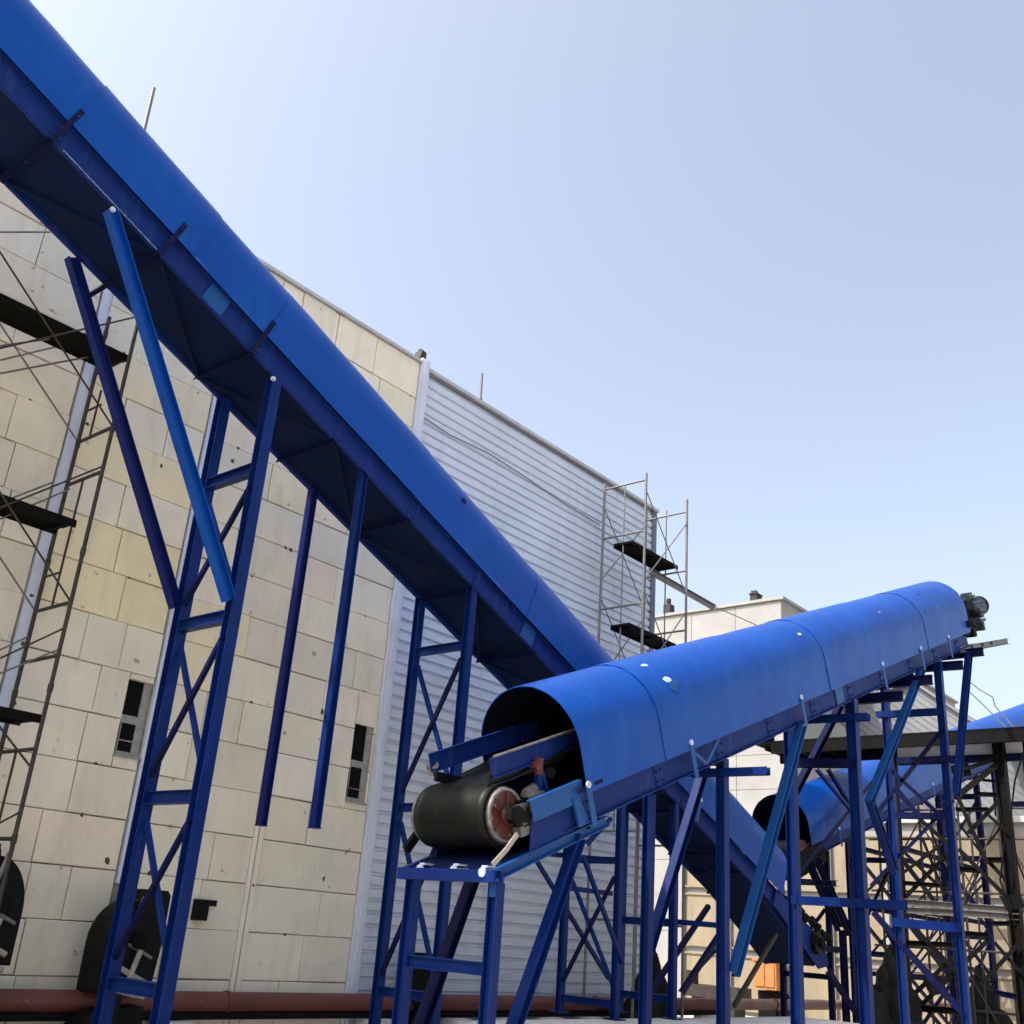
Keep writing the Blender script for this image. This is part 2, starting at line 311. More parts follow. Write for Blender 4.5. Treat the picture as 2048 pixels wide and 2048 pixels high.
# ------------------------------------------------------------------ grey corrugated building
gb = thing('corrugated_building', 'tall grey-blue building clad in horizontal corrugated sheet', 'building', (16.6, D, GZ))
X0, X1 = 12.56, 20.86
c = MB(); c.box(12.36, X1-0.02, D+0.05, D+16, GZ, 10.25); c.build('wall', M['clad_dark'], gb)
c = MB(); z = GZ
nseg = 14
rows = []
while z < 10.18:
    for dz, dy in ((0.0, -0.03), (0.125, -0.034), (0.145, 0.018), (0.180, 0.018), (0.2, -0.03)):
        rows.append((z+dz, D+dy))
    z += 0.2
vs = []; fs = []
for i in range(nseg+1):
    x = X0+(X1-X0)*i/nseg
    for (zz, yy) in rows: vs.append((x, yy+rnd.uniform(-0.004, 0.004), min(zz, 10.22)+rnd.uniform(-0.006, 0.006)))
R_ = len(rows)
for i in range(nseg):
    for j in range(R_-1): fs.append((i*R_+j, (i+1)*R_+j, (i+1)*R_+j+1, i*R_+j+1))
c.add(vs, fs); c.build('cladding', M['clad'], gb)
for xs_ in (14.9, 17.35, 19.3):
    c = MB(); prev = None
    for (zz, yy) in rows:
        if zz > 10.2: break
        if prev: c.obox(((xs_), (prev[1]+yy)/2-0.006, (prev[0]+zz)/2), Vector((1, 0, 0)), Vector((0, prev[1]-yy, prev[0]-zz)).normalized().cross(Vector((1, 0, 0))), Vector((0, prev[1]-yy, prev[0]-zz)).normalized(), 0.012, 0.003, math.hypot(prev[1]-yy, prev[0]-zz)/2)
        prev = (zz, yy)
    c.build('sheet_lap', M['clad'], gb)
c = MB(); c.box(12.345, 12.56, D-0.10, D+0.05, GZ, 10.48); c.box(12.40, 12.50, D-0.125, D-0.10, GZ, 10.45); c.build('corner_trim', M['trim'], gb)
c = MB(); c.box(X1, X1+0.17, D-0.07, D+0.2, GZ, 10.28); c.build('corner_trim', M['clad_dark'], gb)
c = MB(); c.box(12.56, X1+0.2, D-0.12, D+16, 10.255, 10.33); c.build('coping', M['coping'], gb)
# loose cables hanging along the cladding
for (uv, nm) in ((((833, 825), (900, 870), (975, 905), (1060, 960), (1130, 1008), (1200, 1050)), 'cable'),):
    c = MB(); pts = [atY(a, b, D-0.07) for a, b in uv]
    for a, b in zip(pts, pts[1:]): c.cyl(a, b, 0.012, 6)
    tag(recentre(c.build('cable', M['cable'])), 'thin dark cable sagging across the grey corrugated wall near its top', 'cable')

# ------------------------------------------------------------------ conveyor builder
def conveyor(root, line, x0, x1, yn, W, hx0, hx1, R=0.66, straight=0.5, memb=(), panels=(), straps=(), chan=0.34, hoodlift=0.31, far_stub=(), seed=1, mats=None):
    """line = (z at x=0, slope); everything is built in the local frame a (along), y, n (up from the slope)"""
    mt = dict(M); mt.update(mats or {})
    r = random.Random(seed)
    th = math.atan(line[1]); a = Vector((math.cos(th), 0, math.sin(th))); nn = Vector((-math.sin(th), 0, math.cos(th))); Y = Vector((0, 1, 0))
    base = lambda x: Vector((x, yn, line[0]+line[1]*x))
    P = lambda x, y, n: base(x)+Y*y+nn*n
    for side in (0, 1):
        c = MB(); y0 = 0.055 if side == 0 else W-0.055; yo = 0 if side == 0 else W
        sg = -1 if side == 0 else 1
        L = (P(x1, 0, 0)-P(x0, 0, 0)).length/2; cen = (P(x0, 0, 0)+P(x1, 0, 0))/2
        c.obox(cen+Y*y0+nn*chan/2, a, Y, nn, L, 0.006, chan/2)
        for n0 in (0.008, chan-0.008): c.obox(cen+Y*((y0+yo)/2)+nn*n0, a, Y, nn, L-0.002, abs(yo-y0)/2, 0.008)
        ch = c.build('side_channel', mt['channel'], root)
        if side == 0:
            for x in memb:       # splice plates and bolts on the near web
                d = MB(); d.obox(P(x, 0.045, chan/2), a, Y, nn, 0.09, 0.005, chan/2-0.02)
                for q in (-0.05, 0.05):
                    for e in (0.08, 0.2): d.cyl(P(x+q, 0.04, e), P(x+q, 0.022, e), 0.014, 6)
                d.build('splice_plate', mt['channel'], ch)
    c = MB(); L = (P(x1, 0, 0)-P(x0, 0, 0)).length/2; cen = (P(x0, 0, 0)+P(x1, 0, 0))/2
    nx = 60; vs = []; fs = []
    for i in range(nx+1):
        for j in range(5):
            x = x0+(x1-x0)*i/nx; y = 0.062+(W-0.124)*j/4
            vs.append(P(x, y, 0.06+r.uniform(-0.012, 0.012)))
    for i in range(nx):
        for j in range(4): fs.append((i*5+j, i*5+j+1, (i+1)*5+j+1, (i+1)*5+j))
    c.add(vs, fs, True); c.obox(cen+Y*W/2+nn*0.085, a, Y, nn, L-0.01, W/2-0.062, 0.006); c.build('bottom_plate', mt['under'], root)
    for k, x in enumerate(memb):
        c = MB(); c.beam(P(x, -0.0, -0.035), P(x, W+(0.42 if x in far_stub else 0.0), -0.035), 0.07, 0.07, 'L', side=a); c.build('cross_member', DARK, root)
        if k+1 < len(memb):
            c = MB(); q = memb[k+1]
            A, B = ((x, 0.08), (q, W-0.08)) if k % 2 == 0 else ((x, W-0.08), (q, 0.08))
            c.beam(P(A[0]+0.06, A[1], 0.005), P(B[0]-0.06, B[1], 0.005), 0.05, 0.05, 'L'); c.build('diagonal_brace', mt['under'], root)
    # hood: D-shaped sheet over the channels, in lapped panels
    yc = W/2
    prof = []
    ns = 4
    for i in range(ns): prof.append((yc-R, hoodlift+straight*i/ns))
    nr = 22
    for i in range(nr+1):
        t = math.pi*i/nr; prof.append((yc-R*math.cos(t), hoodlift+straight+R*math.sin(t)))
    for i in range(1, ns+1): prof.append((yc+R, hoodlift+straight-straight*i/ns))
    edges = [hx0]+[p for p in panels if hx0 < p < hx1]+[hx1]
    for k in range(len(edges)-1):
        xa, xb = edges[k], edges[k+1]; grow = 0.0 if k % 2 == 0 else 0.010
        if k % 2 == 1: xa -= 0.03; xb = xb+0.03 if k < len(edges)-2 else xb
        m_ = max(3, int((xb-xa)/0.35)); vs = []; fs = []
        for inner in (0, 1):
            for i in range(m_+1):
                x = xa+(xb-xa)*i/m_
                wob = [r.uniform(-0.004, 0.004) for _ in prof]
                for j, (py, pn) in enumerate(prof):
                    dy, dn = py-yc, pn-(hoodlift+straight)
                    if dn < 0: ox, on = (1 if dy > 0 else -1), 0
                    else: l = math.hypot(dy, dn); ox, on = dy/l, dn/l
                    gq = (grow+wob[j]*0.8) if not inner else grow-0.006+wob[j]*0.8-0.002
                    vs.append(P(x, py+ox*gq, pn+on*gq))
        n_ = len(prof); half = (m_+1)*n_
        for i in range(m_):
            for j in range(n_-1):
                q = i*n_+j; fs.append((q, q+n_, q+n_+1, q+1))
        fi = [(half+q, half+q+1, half+q+n_+1, half+q+n_) for i in range(m_) for j in range(n_-1) for q in (i*n_+j,)]
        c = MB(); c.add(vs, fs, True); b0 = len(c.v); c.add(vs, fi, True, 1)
        for i in (0, m_):
            for j in range(n_-1):
                q = i*n_+j; c.add([vs[t] for t in (q, q+1, half+q+1, half+q)], [(0, 1, 2, 3)])
        for jj in (0, n_-1):
            for i in range(m_):
                q = i*n_+jj; c.add([vs[t] for t in (q, q+n_, half+q+n_, half+q)], [(0, 1, 2, 3)])
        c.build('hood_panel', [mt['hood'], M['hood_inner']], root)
    for (x, kind) in straps:
        c = MB()
        if kind == 'tab':       # dark flat bar over channel and lower hood
            c.obox(P(x, yc-R-0.014, 0.27), a, Y, nn, 0.03, 0.006, 0.29); c.build('strap', DARK, root)
        elif kind == 'clip':    # pale clip with a bright bolt washer
            c.obox(P(x, yc-R-0.014, 0.17), a, Y, nn, 0.045, 0.006, 0.20)
            cl = c.build('clip', M['light_blue'], root)
            d = MB(); d.cyl(P(x, yc-R-0.008, 0.40), P(x, yc-R-0.03, 0.40), 0.036, 12); d.build('bolt', M['white'], cl)
        elif kind == 'patch':
            c.obox(P(x, 0.035, 0.17), a, Y, nn, 0.16, 0.004, 0.15); c.build('patch_plate', M['light_blue'], root)
    return P, a, nn, Y

def hood_mark(root, P, x, ang, rx, rr, matl, yc, R, lift=0.81, n=8, seed=3):
    """small irregular patch of paint lying on the curved hood at angle ang (0 = near side, 90 = top)"""
    r = random.Random(seed); c = MB(); pts = []
    for i in range(n):
        t = 6.283*i/n; k = r.uniform(0.55, 1.15)
        pts.append((x+rx*k*math.cos(t), math.radians(ang)+rr*k*math.sin(t)/R))
    q = lambda X, T, o: P(X, yc-(R+o)*math.cos(T), lift+(R+o)*math.sin(T))
    vs = [q(x, math.radians(ang), 0.020)]+[q(X, T, 0.018) for X, T in pts]+[q(X, T, 0.008) for X, T in pts]
    fs = [(0, i+1, (i+1) % n+1) for i in range(n)]+[(i+1, i+1+n, (i+1) % n+1+n, (i+1) % n+1) for i in range(n)]
    c.add(vs, fs); return c.build('paint_mark', matl, root)

def tube_path(pts, r, n=8):
    c = MB()
    for a, b in zip(pts, pts[1:]): c.cyl(a, b, r, n)
    return c

# ------------------------------------------------------------------ conveyor 1: steep gallery descending across the wall
Y1, W1 = 10.2, 1.22
c1 = thing('belt_conveyor', 'long steep blue covered conveyor descending from upper left to the yard', 'conveyor', (11, Y1+W1/2, GZ))
mem1 = [-1.05+1.5*i for i in range(16)]
L1 = (9.157, -0.404)
P1, a1, n1, _ = conveyor(c1, L1, -3, 21.6, Y1, W1, -3, 20.6, memb=mem1, panels=[3.45, 5.2, 6.45, 9.3, 12.0, 15.0, 18.0],
        straps=[(3.45, 'tab'), (4.95, 'tab'), (6.42, 'tab'), (5.75, 'patch'), (12.2, 'patch'), (17.3, 'clip')], far_stub=(4.95,), seed=11)
# tail box and pulley at the lower end
c = MB(); c.prism([P1(19.2, 0.07, 0.0), P1(22.4, 0.07, -0.30), P1(22.7, 0.07, -0.02), P1(21.6, 0.07, 0.33), P1(19.2, 0.07, 0.2)], (0, W1-0.14, 0)); c.build('tail_box', M['under'], c1)
for y in (-0.01, W1-0.02):
    c = MB(); c.prism([P1(20.4, y, 0.0), P1(22.5, y, -0.30), P1(22.9, y, -0.05), P1(22.6, y, 0.28), P1(20.4, y, 0.34)], (0, 0.03, 0)); c.build('tail_plate', M['channel'], c1)
c = MB(); c.cyl(P1(22.2, -0.12, 0.12), P1(22.2, W1+0.12, 0.12), 0.24, 20); pl = c.build('tail_pulley', M['rubber'], c1)
c = MB(); c.cyl(P1(22.2, -0.2, 0.12), P1(22.2, -0.08, 0.12), 0.10, 12); c.obox(P1(22.2, -0.1, 0.12), a1, Vector((0, 1, 0)), n1, 0.22, 0.05, 0.07); c.build('bearing', BLK, pl)
c = MB()
for i in range(7): c.ball(P1(21.2+i*0.22, -0.06+0.03*math.sin(i), 0.38+0.03*math.cos(i*2)), 0.12, 0.08, 0.09, 5, 0.25, rnd)
c.build('return_roller', BLK, c1)
# weld bead lines and dirt on the near channel edge
for (xa, xb, n0, y0) in ((3.6, 4.9, 0.0, -0.012), (6.0, 6.4, 0.335, -0.045), (4.7, 5.5, 0.335, -0.045), (11.0, 12.3, 0.335, -0.045), (14.5, 16.0, 0.335, -0.045)):
    c = MB(); x = xa
    while x < xb:
        c.ball(P1(x, y0, n0+rnd.uniform(-.003, .003)), rnd.uniform(.010, .016), .006, rnd.uniform(.004, .010), 3, 0.25, rnd); x += rnd.uniform(0.010, 0.014)
    c.build('weld_bead', M['weld'], c1)
for (x, an, rx, rr, mm, sd) in ((4.3, 62, 0.55, 0.018, DARK, 3), (8.3, 60, 0.25, 0.03, DARK, 8), (12.4, 66, 0.35, 0.035, DARK, 4), (10.1, 15, 0.05, 0.05, DARK, 5), (17.1, 40, 0.05, 0.12, M['light_blue'], 6)):
    hood_mark(c1, P1, x, an, rx, rr, mm, W1/2, 0.66, seed=sd)

# ------------------------------------------------------------------ conveyor 2: rising gallery in front, open tail end with the drum
Y2, W2 = 6.8, 1.25
c2 = thing('belt_conveyor', 'nearer blue tube-hooded conveyor rising to the right, open end showing its belt drum', 'conveyor', (9, Y2+W2/2, GZ))
L2 = (-2.475, 0.388)
mem2 = [9.4+1.45*i for i in range(10)]
R2 = 0.70
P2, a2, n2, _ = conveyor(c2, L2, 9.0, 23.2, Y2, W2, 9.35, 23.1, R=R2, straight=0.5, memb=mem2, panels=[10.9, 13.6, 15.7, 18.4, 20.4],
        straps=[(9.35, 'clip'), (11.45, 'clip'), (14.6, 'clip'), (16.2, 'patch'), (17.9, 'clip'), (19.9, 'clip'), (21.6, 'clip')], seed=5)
Yv = Vector((0, 1, 0))
for (x, an, rx, rr, mm, sd) in ((11.25, 58, 0.07, 0.035, M['white'], 3), (11.35, 34, 0.11, 0.05, M['white'], 4), (11.4, 27, 0.16, 0.10, M['light_blue'], 9), (15.3, 40, 0.05, 0.03, M['white'], 5), (18.6, 38, 0.05, 0.03, M['weld'], 6), (21.2, 52, 0.07, 0.07, M['light_blue'], 7)):
    hood_mark(c2, P2, x, an, rx, rr, mm, W2/2, R2, seed=sd)
# spring brackets like a V on the near channel
for (p, q) in (((1388, 1505), (1412, 1527)), ((1437, 1477), (1413, 1527))):
    c = MB(); c.beam(atY(*p, Y2-0.06), atY(*q, Y2-0.06), 0.02, 0.045); c.build('bracket', M['light_blue'], c2)
c = MB(); c.beam(atY(1155, 1583, Y2-0.07), atY(1205, 1560, Y2-0.07), 0.012, 0.04); c.build('bracket', DARK, c2)
# lower bed frame (tail frame)
FN, FF = atY(1000, 1755, Y2), atY(1180, 1650, Y2)
zA, zB = 0.47, 1.10
def line_z(x): return zA+(zB-zA)*(x-7.95)/(9.5-7.95)
bed = MB(); bed.beam((7.93, Y2+0.03, line_z(7.93)+.04), (9.75, Y2+0.03, line_z(9.75)+.02), 0.06, 0.11, 'C', t=0.01, side=(0, -1, 0)); bed.build('bed_beam', M['light_blue'], c2)
bed = MB(); bed.beam((7.93, Y2+W2-0.03, line_z(7.93)+.04), (9.75, Y2+W2-0.03, line_z(9.75)+.02), 0.06, 0.11, 'C', t=0.01); bed.build('bed_beam', BLUE, c2)
bed = MB(); bed.beam((7.93, Y2-0.02, line_z(7.93)+.03), (7.93, Y2+W2+0.02, line_z(7.93)+.03), 0.11, 0.14, 'C', t=0.012, side=(0, 0, 1)); bed.build('end_beam', M['channel'], c2)
bed = MB(); bed.prism([(7.99, Y2+0.07, line_z(7.99)+.075), (9.7, Y2+0.07, line_z(9.7)+.06), (9.7, Y2+0.07, line_z(9.7)+.07), (7.99, Y2+0.07, line_z(7.99)+.085)], (0, W2-0.14, 0)); bed.build('bed_plate', M['under'], c2)
for (x, y, l) in ((7.96, 7.32, 0.30), (7.96, 7.78, 0.12), (7.93, 6.92, 0.1)):
    c = MB(); c.box(x-0.05, x+l, y-0.035, y+0.035, line_z(x)+0.105, line_z(x)+0.125)
    c.cyl((x-0.06, y, line_z(x)+0.06), (x-0.085, y, line_z(x)+0.06), 0.045, 10); c.build('bolt_plate', M['white'], c2)
# side cheek plates behind the drum
c = MB(); c.prism([(8.44, Y2+0.03, 0.73), (9.16, Y2+0.03, 1.03), (9.16, Y2+0.03, 1.32), (8.44, Y2+0.03, 1.04)], (0, 0.012, 0)); c.build('side_plate', M['channel'], c2)
c = MB(); pA, pB = (8.37, Y2, 1.145), (9.20, Y2, 1.475); c.beam(pA, pB, 0.06, 0.215, 'C', t=0.012, side=(0, 1, 0)); c.build('side_rail', M['light_blue'], c2)  # rail's sunlit look is put into its colour
c = MB(); c.prism([(8.44, Y2+W2-0.04, 0.73), (9.16, Y2+W2-0.04, 1.03), (9.3, Y2+W2-0.04, 1.5), (8.44, Y2+W2-0.04, 1.14)], (0, 0.012, 0)); c.build('side_plate', M['channel'], c2)
# drum with belt wrapped round it
dx, dz, rd = 8.20, 1.09, 0.30
c = MB(); c.cyl((dx, Y2+0.20, dz), (dx, Y2+W2-0.07, dz), rd-0.012, 40); drum = c.build('tail_drum', M['rubber'], c2)
for (ya, yb) in ((Y2+0.155, Y2+0.20), (Y2+W2-0.07, Y2+W2-0.025)):
    c = MB(); n = 36; vs = []; fs = []
    for i in range(n):
        t = 6.283185*i/n
        for (rr, yy) in ((0.235, ya), (0.262, ya), (0.275, yb), (0.235, yb)): vs.append((dx+rr*math.cos(t), yy, dz+rr*math.sin(t)))
    for i in range(n):
        for j in range(4): fs.append((i*4+j, ((i+1) % n)*4+j, ((i+1) % n)*4+(j+1) % 4, i*4+(j+1) % 4))
    c.add(vs, fs, True); c.build('rim', M['pale_iron'], drum)
    c = MB(); ym = ya+0.025 if ya < Y2+0.5 else yb-0.02
    sgn = -1 if ya < Y2+0.5 else 1
    c.cyl((dx, ym, dz), (dx, ym+0.006, dz), 0.236, 30)
    for k in range(5):
        t = 6.283*k/5+0.3; d = Vector((math.cos(t), 0, math.sin(t)))
        c.beam(Vector((dx, ym, dz))+d*0.05, Vector((dx, ym, dz))+d*0.22, 0.03, 0.03)
    c.cyl((dx, ym-0.02, dz), (dx, ym+sgn*0.10, dz), 0.085, 18, 0.06)
    c.build('end_disc', M['red_iron'], drum)
    c = MB(); yb_ = ym+sgn*0.13
    c.cyl((dx, ym, dz), (dx, yb_+sgn*0.05, dz), 0.04, 12); c.obox((dx+0.05, yb_, dz), Vector((1, 0, 0)), Yv, UPV, 0.16, 0.04, 0.055)
    c.cyl((dx, yb_-0.045, dz), (dx, yb_+0.045, dz), 0.09, 16)
    for q in (-0.1, 0.18): c.cyl((dx+q, yb_, dz+0.05), (dx+q, yb_, dz+0.1), 0.018, 6)
    c.build('bearing', BLK, drum)
# belt: wraps the drum front, runs up the slope above and below
bp = []
ya, yb = Y2+0.20, Y2+W2-0.10
sl = math.atan(0.388)
for i in range(25):
    t = math.pi/2+sl+math.pi*i/24; bp.append((dx+rd*math.cos(t), dz+rd*math.sin(t)))
top = [(dx+rd*math.cos(math.pi/2+sl)+q*math.cos(sl), dz+rd*math.sin(math.pi/2+sl)+q*math.sin(sl)) for q in (14, 6, 3, 1.5, 0.8, 0.3)]
bot = [(dx-rd*math.cos(math.pi/2+sl)+q*math.cos(sl), dz-rd*math.sin(math.pi/2+sl)+q*math.sin(sl)) for q in (0.4, 1.2, 3, 14)]
path = top+bp+bot
c = MB(); nj = 10; vs = []; fs = []
for off in (0, -0.014):
    for i, (px, pz) in enumerate(path):
        i0, i1 = max(0, i-1), min(len(path)-1, i+1)
        tx, tz = path[i1][0]-path[i0][0], path[i1][1]-path[i0][1]; l = math.hypot(tx, tz); nx_, nz_ = tz/l, -tx/l
        # outward normal
        nx_, nz_ = -nx_, -nz_
        for j in range(nj+1):
            y = ya+(yb-ya)*j/nj; e = (2*j/nj-1)
            trough = 0.16*max(0, abs(e)-0.35)/0.65 if i < 4 else (0.05*max(0, abs(e)-0.35)/0.65 if i == 4 else 0)
            vs.append((px+nx_*off, y, pz+nz_*off+trough))
n_ = nj+1; H = len(path)*n_
for i in range(len(path)-1):
    for j in range(nj):
        q = i*n_+j; fs.append((q, q+1, q+n_+1, q+n_)); fs.append((H+q, H+q+n_, H+q+n_+1, H+q+1))
    for j in (0, nj):
        q = i*n_+j; fs.append((q, q+n_, H+q+n_, H+q))
c.add(vs, fs, True); c.build('belt', M['rubber'], c2)
# skirt boards at the loading point
for (y, xa, xb, za, zb, hh, mm) in ((7.86, 7.98, 8.95, 1.60, 1.99, 0.20, M['channel']), (7.04, 8.02, 9.35, 1.52, 2.05, 0.20, M['channel'])):
    c = MB(); c.beam((xa, y, za), (xb+0.8, y, zb+0.8*0.4), 0.05, hh, 'C', t=0.01, side=(0, -1, 0)); c.build('skirt_board', mm, c2)
c = MB(); c.beam((8.0, 7.01, 1.635), (9.6, 7.01, 2.26), 0.03, 0.02); c.build('skirt_lip', M['pale_iron'], c2)
q = atY(868, 1528, 7.88); c = MB(); c.cyl(q, q+Vector((0.03, 0.07, -0.03)), 0.055, 12); c.cyl(q+Vector((0, 0.02, -0.03)), q+Vector((0.02, 0.02, -0.12)), 0.03, 8); c.build('end_fitting', M['pale_iron'], c2)
c = MB(); c.box(8.02, 8.7, 7.80, 7.84, 1.42, 1.52); c.build('rubber_skirt', M['rubber'], c2)
c = MB(); c.prism([(8.0, 7.06, 1.32), (9.2, 7.06, 1.80), (9.2, 7.06, 1.98), (8.0, 7.06, 1.46)], (0, 0.02, 0)); c.build('rubber_skirt', M['rubber'], c2)
# troughing idler and spare roller seen between belt and rail
q = atY(1075, 1535, 7.0)
c = MB(); c.beam(q+Vector((0, 0, 0.0)), q+Vector((0.08, 0.0, -0.32)), 0.05, 0.07); c.beam(q+Vector((0.06, 0, 0)), q+Vector((0.22, 0, -0.30)), 0.03, 0.05)
c.build('idler_bracket', BLUE, c2)
c = MB(); c.cyl(q+Vector((0, -0.03, 0.03)), q+Vector((-0.03, 0.16, -0.03)), 0.055, 12); c.beam(q+Vector((0, -0.02, 0.1)), q+Vector((0, -0.02, -0.08)), 0.05, 0.07); c.build('idler_end', M['red_iron'], c2)
q = atY(1055, 1590, 6.98)
c = MB(); c.cyl(q, q+Vector((0.24, 0.10, 0.10)), 0.075, 14); c.obox(q+Vector((0.1, -0.03, -0.05)), a2, Yv, n2, 0.13, 0.04, 0.08); c.build('idler_roller', M['pale_iron'], c2)
c = MB(); q2 = atY(1100, 1545, 7.0); c.cyl(q2, q2+Vector((0.2, 0.15, 0.05)), 0.06, 12); c.build('idler_roller', BLK, c2); c = MB(); c.obox(q+Vector((-0.05, 0.0, -0.14)), a2, Yv, n2, 0.12, 0.05, 0.10); c.build('idler_block', BLK, c2)
c = MB()
for (u, v) in ((1040, 1620), (1050, 1640), (1045, 1660)): c.obox(atY(u, v, Y2+0.10), a2, Yv, n2, 0.09, 0.05, 0.05)
c.build('take_up_screw', M['grey_steel'], c2)
# stay straps at the drum
c = MB(); c.beam(atY(1035, 1668, Y2+0.02), atY(1012, 1700, Y2+0.0), 0.012, 0.05); c.beam(atY(1012, 1700, Y2), atY(985, 1730, Y2), 0.012, 0.05); c.build('strap', M['rope'], c2)
c = MB(); c.beam(atY(847, 1652, 8.08), atY(812, 1700, 8.08), 0.05, 0.09); c.build('stay', BLK, c2)
c = MB(); c.beam((8.35, Y2+W2-0.03, 0.80), (8.95, Y2+W2-0.03, 1.02), 0.05, 0.13); c.beam((8.30, Y2+W2-0.1, 0.58), (8.30, Y2+W2-0.1, 0.85), 0.08, 0.10); c.build('stay', DARK, c2)
# clamp where near rail meets the brace
c = MB(); c.prism([atY(1147, 1598, Y2-0.05), atY(1160, 1598, Y2-0.05), atY(1180, 1645, Y2-0.05), atY(1160, 1655, Y2-0.05)], (0, 0.03, 0)); c.build('clamp_plate', M['light_blue'], c2)
# drive at the upper end
q = atY(1938, 1245, 7.1)
c = MB(); c.beam((22.6, Y2+0.05, 6.30), (26.3, Y2+0.05, 7.42), 0.1, 0.14, 'H'); c.beam((22.6, Y2+0.75, 6.30), (24.9, Y2+0.75, 7.0), 0.1, 0.14, 'H')
for x in (23.4, 24.2, 24.9): c.beam((x, Y2+0.0, 6.25+0.303*(x-22.4)), (x, Y2+0.85, 6.25+0.303*(x-22.4)), 0.08, 0.08, 'L')
c.build('drive_frame', M['grey_steel'], c2)
drv = MB(); bx = Vector((23.85, Y2+0.35, 7.45))
drv.obox(bx, a2, Yv, n2, 0.28, 0.24, 0.32); drv.obox(bx+n2*0.30, a2, Yv, n2, 0.34, 0.27, 0.03); drv.cyl(bx-Yv*0.42, bx+Yv*0.42, 0.10, 16)
drv.obox(bx-n2*0.40, a2, Yv, n2, 0.10, 0.24, 0.12); gbx = drv.build('gearbox', BLK, c2)
drv = MB(); mc = bx+a2*0.85+n2*0.06
drv.cyl(mc-a2*0.42, mc+a2*0.38, 0.27, 22)
for k in range(14):
    t = 6.283*k/14; d = Yv*math.cos(t)+n2*math.sin(t); drv.obox(mc+d*0.285-a2*0.02, a2, d, a2.cross(d), 0.34, 0.022, 0.007)
drv.cyl(mc+a2*0.38, mc+a2*0.48, 0.25, 18, 0.14); drv.obox(mc+n2*0.31-a2*0.1, a2, Yv, n2, 0.12, 0.10, 0.07)
drv.obox(mc-n2*0.30, a2, Yv, n2, 0.2, 0.24, 0.03); drv.obox(mc-n2*0.42+a2*0.1, a2, Yv, n2, 0.06, 0.2, 0.12); drv.build('motor', M['green_grey'], c2)
drv = MB(); drv.cyl(mc+a2*0.48, mc+a2*0.66, 0.05, 10); drv.cyl(mc+a2*0.64, mc+a2*0.72, 0.24, 18); drv.build('coupling', BLK, c2)
drv = MB(); drv.cyl((22.95, Y2-0.02, 6.95), (22.95, Y2+W2, 6.95), 0.26, 20); drv.cyl((22.95, Y2-0.18, 6.95), (22.95, Y2-0.02, 6.95), 0.06, 10)
drv.obox((22.95, Y2-0.1, 6.95), a2, Yv, n2, 0.2, 0.05, 0.07); drv.build('head_pulley', BLK, c2)

# ------------------------------------------------------------------ conveyor 3: farther rising gallery behind the lattice
Y3, W3 = 11.2, 1.35
c3 = thing('belt_conveyor', 'far blue hooded conveyor behind the lattice of legs, rising to the right edge', 'conveyor', (24, Y3+W3/2, GZ))
L3 = (2.03-0.30*24, 0.30)
P3, a3, n3, _ = conveyor(c3, L3, 24.2, 56, Y3, W3, 24.4, 56, R=0.74, straight=0.45, memb=[25+2.4*i for i in range(12)], panels=[28.5, 33, 38, 44, 50], straps=[(26, 'clip'), (29.4, 'clip'), (33, 'clip')], seed=9)
c = MB(); c.cyl(P3(23.9, 0.1, 0.2), P3(23.9, W3-0.1, 0.2), 0.33, 22); c.build('tail_drum', M['rubber'], c3)
c = MB(); c.cyl(P3(24.1, 0.02, 0.25), P3(24.1, 0.1, 0.25), 0.24, 20); c.build('end_disc', M['red_iron'], c3)
for y in (0.0, W3-0.05):
    c = MB(); c.prism([P3(23.5, y, -0.30), P3(25.2, y, -0.22), P3(25.2, y, 0.34), P3(23.5, y, 0.22)], (0, 0.05, 0)); c.build('tail_plate', BLK, c3)
c = MB(); c.prism([P3(23.5, 0.05, -0.30), P3(25.2, 0.05, -0.22), P3(25.2, 0.05, -0.16), P3(23.5, 0.05, -0.24)], (0, W3-0.1, 0)); c.build('bottom_pan', BLK, c3)
c = MB(); c.obox(P3(23.6, W3-0.2, 0.42), a3, Yv, n3, 0.35, 0.25, 0.08); c.build('skirt_board', M['beltedge'], c3)

# ------------------------------------------------------------------ trestles
def bent(label, x, yn, yf, ztn, ztf, zb, bars, name='support_trestle', cat='trestle', w=0.12, brace=0.055, xb=True, mt=BLUE, grp=None, extra=(), zigoff=0.25, dx=0.0):
    r = thing(name, label, cat, (x, (yn+yf)/2, zb), grp)
    for (y, zt) in ((yn, ztn), (yf, ztf)):
        c = MB(); yy = y+(0.07 if y == yn else -0.07); c.beam((x+dx, yy, zb), (x, yy, zt), w, w, 'H', side=(1, 0, 0), t=0.012)
        c.box(x+dx-0.13, x+dx+0.13, yy-0.13, yy+0.13, zb, zb+0.02); c.build('leg', mt, r)
    for z in bars:
        c = MB(); c.beam((x, yn+0.07+w/2, z), (x, yf-0.07-w/2, z), w*0.8, w, 'H', side=(1, 0, 0), t=0.012); c.build('cross_beam', mt, r)
    if xb:
        lv = sorted(bars)
        for za, zc in zip(lv, lv[1:]):
            for s, (p, q) in enumerate((((yn+0.13), (yf-0.13)), ((yf-0.13), (yn+0.13)))):
                c = MB(); xo = -0.03 if s else 0.03
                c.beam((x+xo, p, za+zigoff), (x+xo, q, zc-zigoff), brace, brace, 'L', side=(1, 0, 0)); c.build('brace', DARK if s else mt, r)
    for (p, q, ww, mm) in extra:
        c = MB(); c.beam(p, q, ww, ww, 'H' if ww > 0.09 else 'L', side=(0, 1, 0), t=0.01); c.build('knee_brace' if ww > 0.09 else 'brace', mm or mt, r)
    return r
zc1 = lambda x: L1[0]+L1[1]*x
zc2 = lambda x: L2[0]+L2[1]*x
